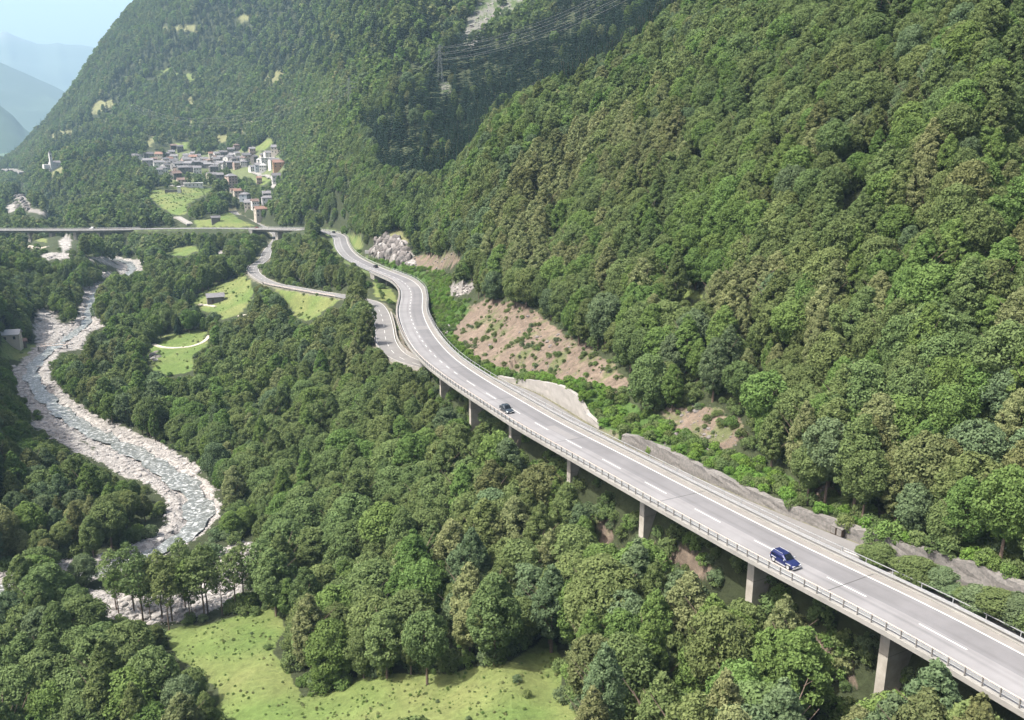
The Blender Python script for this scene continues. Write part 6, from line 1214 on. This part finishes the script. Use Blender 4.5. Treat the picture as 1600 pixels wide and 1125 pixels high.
on_road(vehicle('passenger_car', 'dark red car crossing the short bridge above the old road', PAINT('maroon_paint', (0.12, 0.02, 0.02)), 4.2, 1.75, 1.48, 'car'), 392, 6.5, False, lo=I_BR0)
on_road(vehicle('delivery_van', 'white van on the far river bridge at the left', PAINT('white_paint', (0.65, 0.65, 0.65)), 5.2, 1.95, 2.3, 'van'), 133, 7.5, False, lo=I_BR0)
for q_, (dx, dy, lab, col_) in enumerate(((6, -2, 'white car parked in the village street', (0.6, 0.6, 0.6)), (40, 2, 'silver car parked in the village street', (0.35, 0.36, 0.38)))):
    p = surf(300 + dx, 291, 900, 1500); t = vehicle('parked_car', lab, PAINT('village_car_paint', col_), 4.2, 1.75, 1.48, 'car'); t.location = (p[0], p[1], p[2] + 0.2)

# ------------------------------------------------------------------ pylons and power lines
def pylon(u, v, r0, r1, hh, label, rot=0.0, pos=None):
    p = pos or surf(u, v, r0, r1); t = empty('electricity_pylon', p, -math.atan2(p[0], p[1]) + rot); tag(t, label, 'pylon', 'pylons of the high-voltage line'); b = 2.4; mb = MB()
    for sx in (-1, 1):
        for sy in (-1, 1): MB().tube([(sx * b, sy * b, -2), (sx * .9, sy * .9, hh * .62), (sx * .35, sy * .35, hh * .95)], 0.12, 4).build('leg', PYL, t)
    lv = [0, .13, .26, .38, .5, .62, .72, .82, .92]
    for i in range(len(lv) - 1):
        def wd_(q): return b - (b - .9) * q / .62 if q < .62 else .9 - .55 * (q - .62) / .33
        a_, c_ = wd_(lv[i]), wd_(lv[i + 1]); z0, z1 = lv[i] * hh, lv[i + 1] * hh
        for (s1, s2, s3, s4) in ((-1, -1, 1, -1), (1, -1, -1, -1), (-1, 1, 1, 1), (1, 1, -1, 1), (-1, -1, -1, 1), (1, 1, 1, -1)): mb.tube([(s1 * a_, s2 * a_, z0), (s3 * c_, s4 * c_, z1)], 0.06, 3, cap=False)
    o = mb.build('lattice', PYL, t); o['kind'] = 'stuff'; tips = []
    for q, wv in ((.62, 5.2), (.76, 6.2), (.9, 4.4)):
        MB().tube([(-wv, 0, hh * q), (0, 0, hh * q + 1.0), (wv, 0, hh * q)], 0.16, 4).build('crossarm', PYL, t); MB().tube([(-wv, 0, hh * q), (wv, 0, hh * q)], 0.13, 4).build('crossarm_tie', PYL, t)
        for sx in (-1, 1): tips.append(t.matrix_basis @ Vector((sx * wv, 0, hh * q - 1.2))); MB().tube([(sx * wv, 0, hh * q), (sx * wv, 0, hh * q - 1.2)], 0.09, 5).build('insulator', PYL, t)
    return t, tips
def span(A, B, sag, label, rad):
    t = empty('power_line', A[0]); tag(t, label, 'power line')
    for a_, b_ in zip(A, B):
        pts = [a_.lerp(b_, q / 24) - Vector((0, 0, sag * 4 * (q / 24) * (1 - q / 24))) - A[0] for q in range(25)]; MB().tube(pts, rad, 4).build('cable', CAB, t)
CAB_ = 0; CAB = mat('aluminium_cable', (0.24, 0.25, 0.26), 0.7, 0.02, 1.0)
PYL = mat('pylon_steel', (0.17, 0.19, 0.18), 0.8, 0.1, 1.0)

_, T1 = pylon(688, 132, 560, 1000, 31, 'lattice pylon among trees beside the dark spruce gully', 1.25)
_, T2 = pylon(548, 182, 700, 1300, 33, 'lattice pylon on the slope above the far motorway bend', 1.25)
_, T3 = pylon(205, 186, 1300, 2100, 34, 'small far lattice pylon on the mountain above the village', 1.35)
pz_ = at_r(1330, -60, 520); _, T0 = pylon(0, 0, 0, 0, 31, 'lattice pylon on the ridge beyond the spruce gully', 1.25, pos=(float(pz_[0]), float(pz_[1]), gz(pz_[0], pz_[1])))
span(T1, T0, 22, 'power line cables sagging across the dark spruce gully', 0.045)
span(T1, T2, 10, 'power line cables between the gully pylon and the next one', 0.035)
span(T2, T3, 30, 'power line cables crossing the mountain above the village', 0.035)

# ------------------------------------------------------------------ the summer haze of the valley
hm = bpy.data.materials.new('valley_haze'); hm.use_nodes = True; t = hm.node_tree; t.nodes.remove(t.nodes['Principled BSDF']); pv = t.nodes.new('ShaderNodeVolumePrincipled')
pv.inputs['Color'].default_value = (0.50, 0.76, 1.0, 1); pv.inputs['Density'].default_value = HAZE; pv.inputs['Anisotropy'].default_value = 0.0
t.links.new(pv.outputs[0], t.nodes['Material Output'].inputs['Volume'])
zlo = float(TZ.min()) - 60; zlo = min(zlo, -700.0); hz = MB().box((0, 9500, (zlo + 2600) / 2), (32000, 19600, 2600 - zlo)).build('haze', hm); tag(hz, 'pale blue summer haze filling the whole valley', 'haze', kind='stuff')
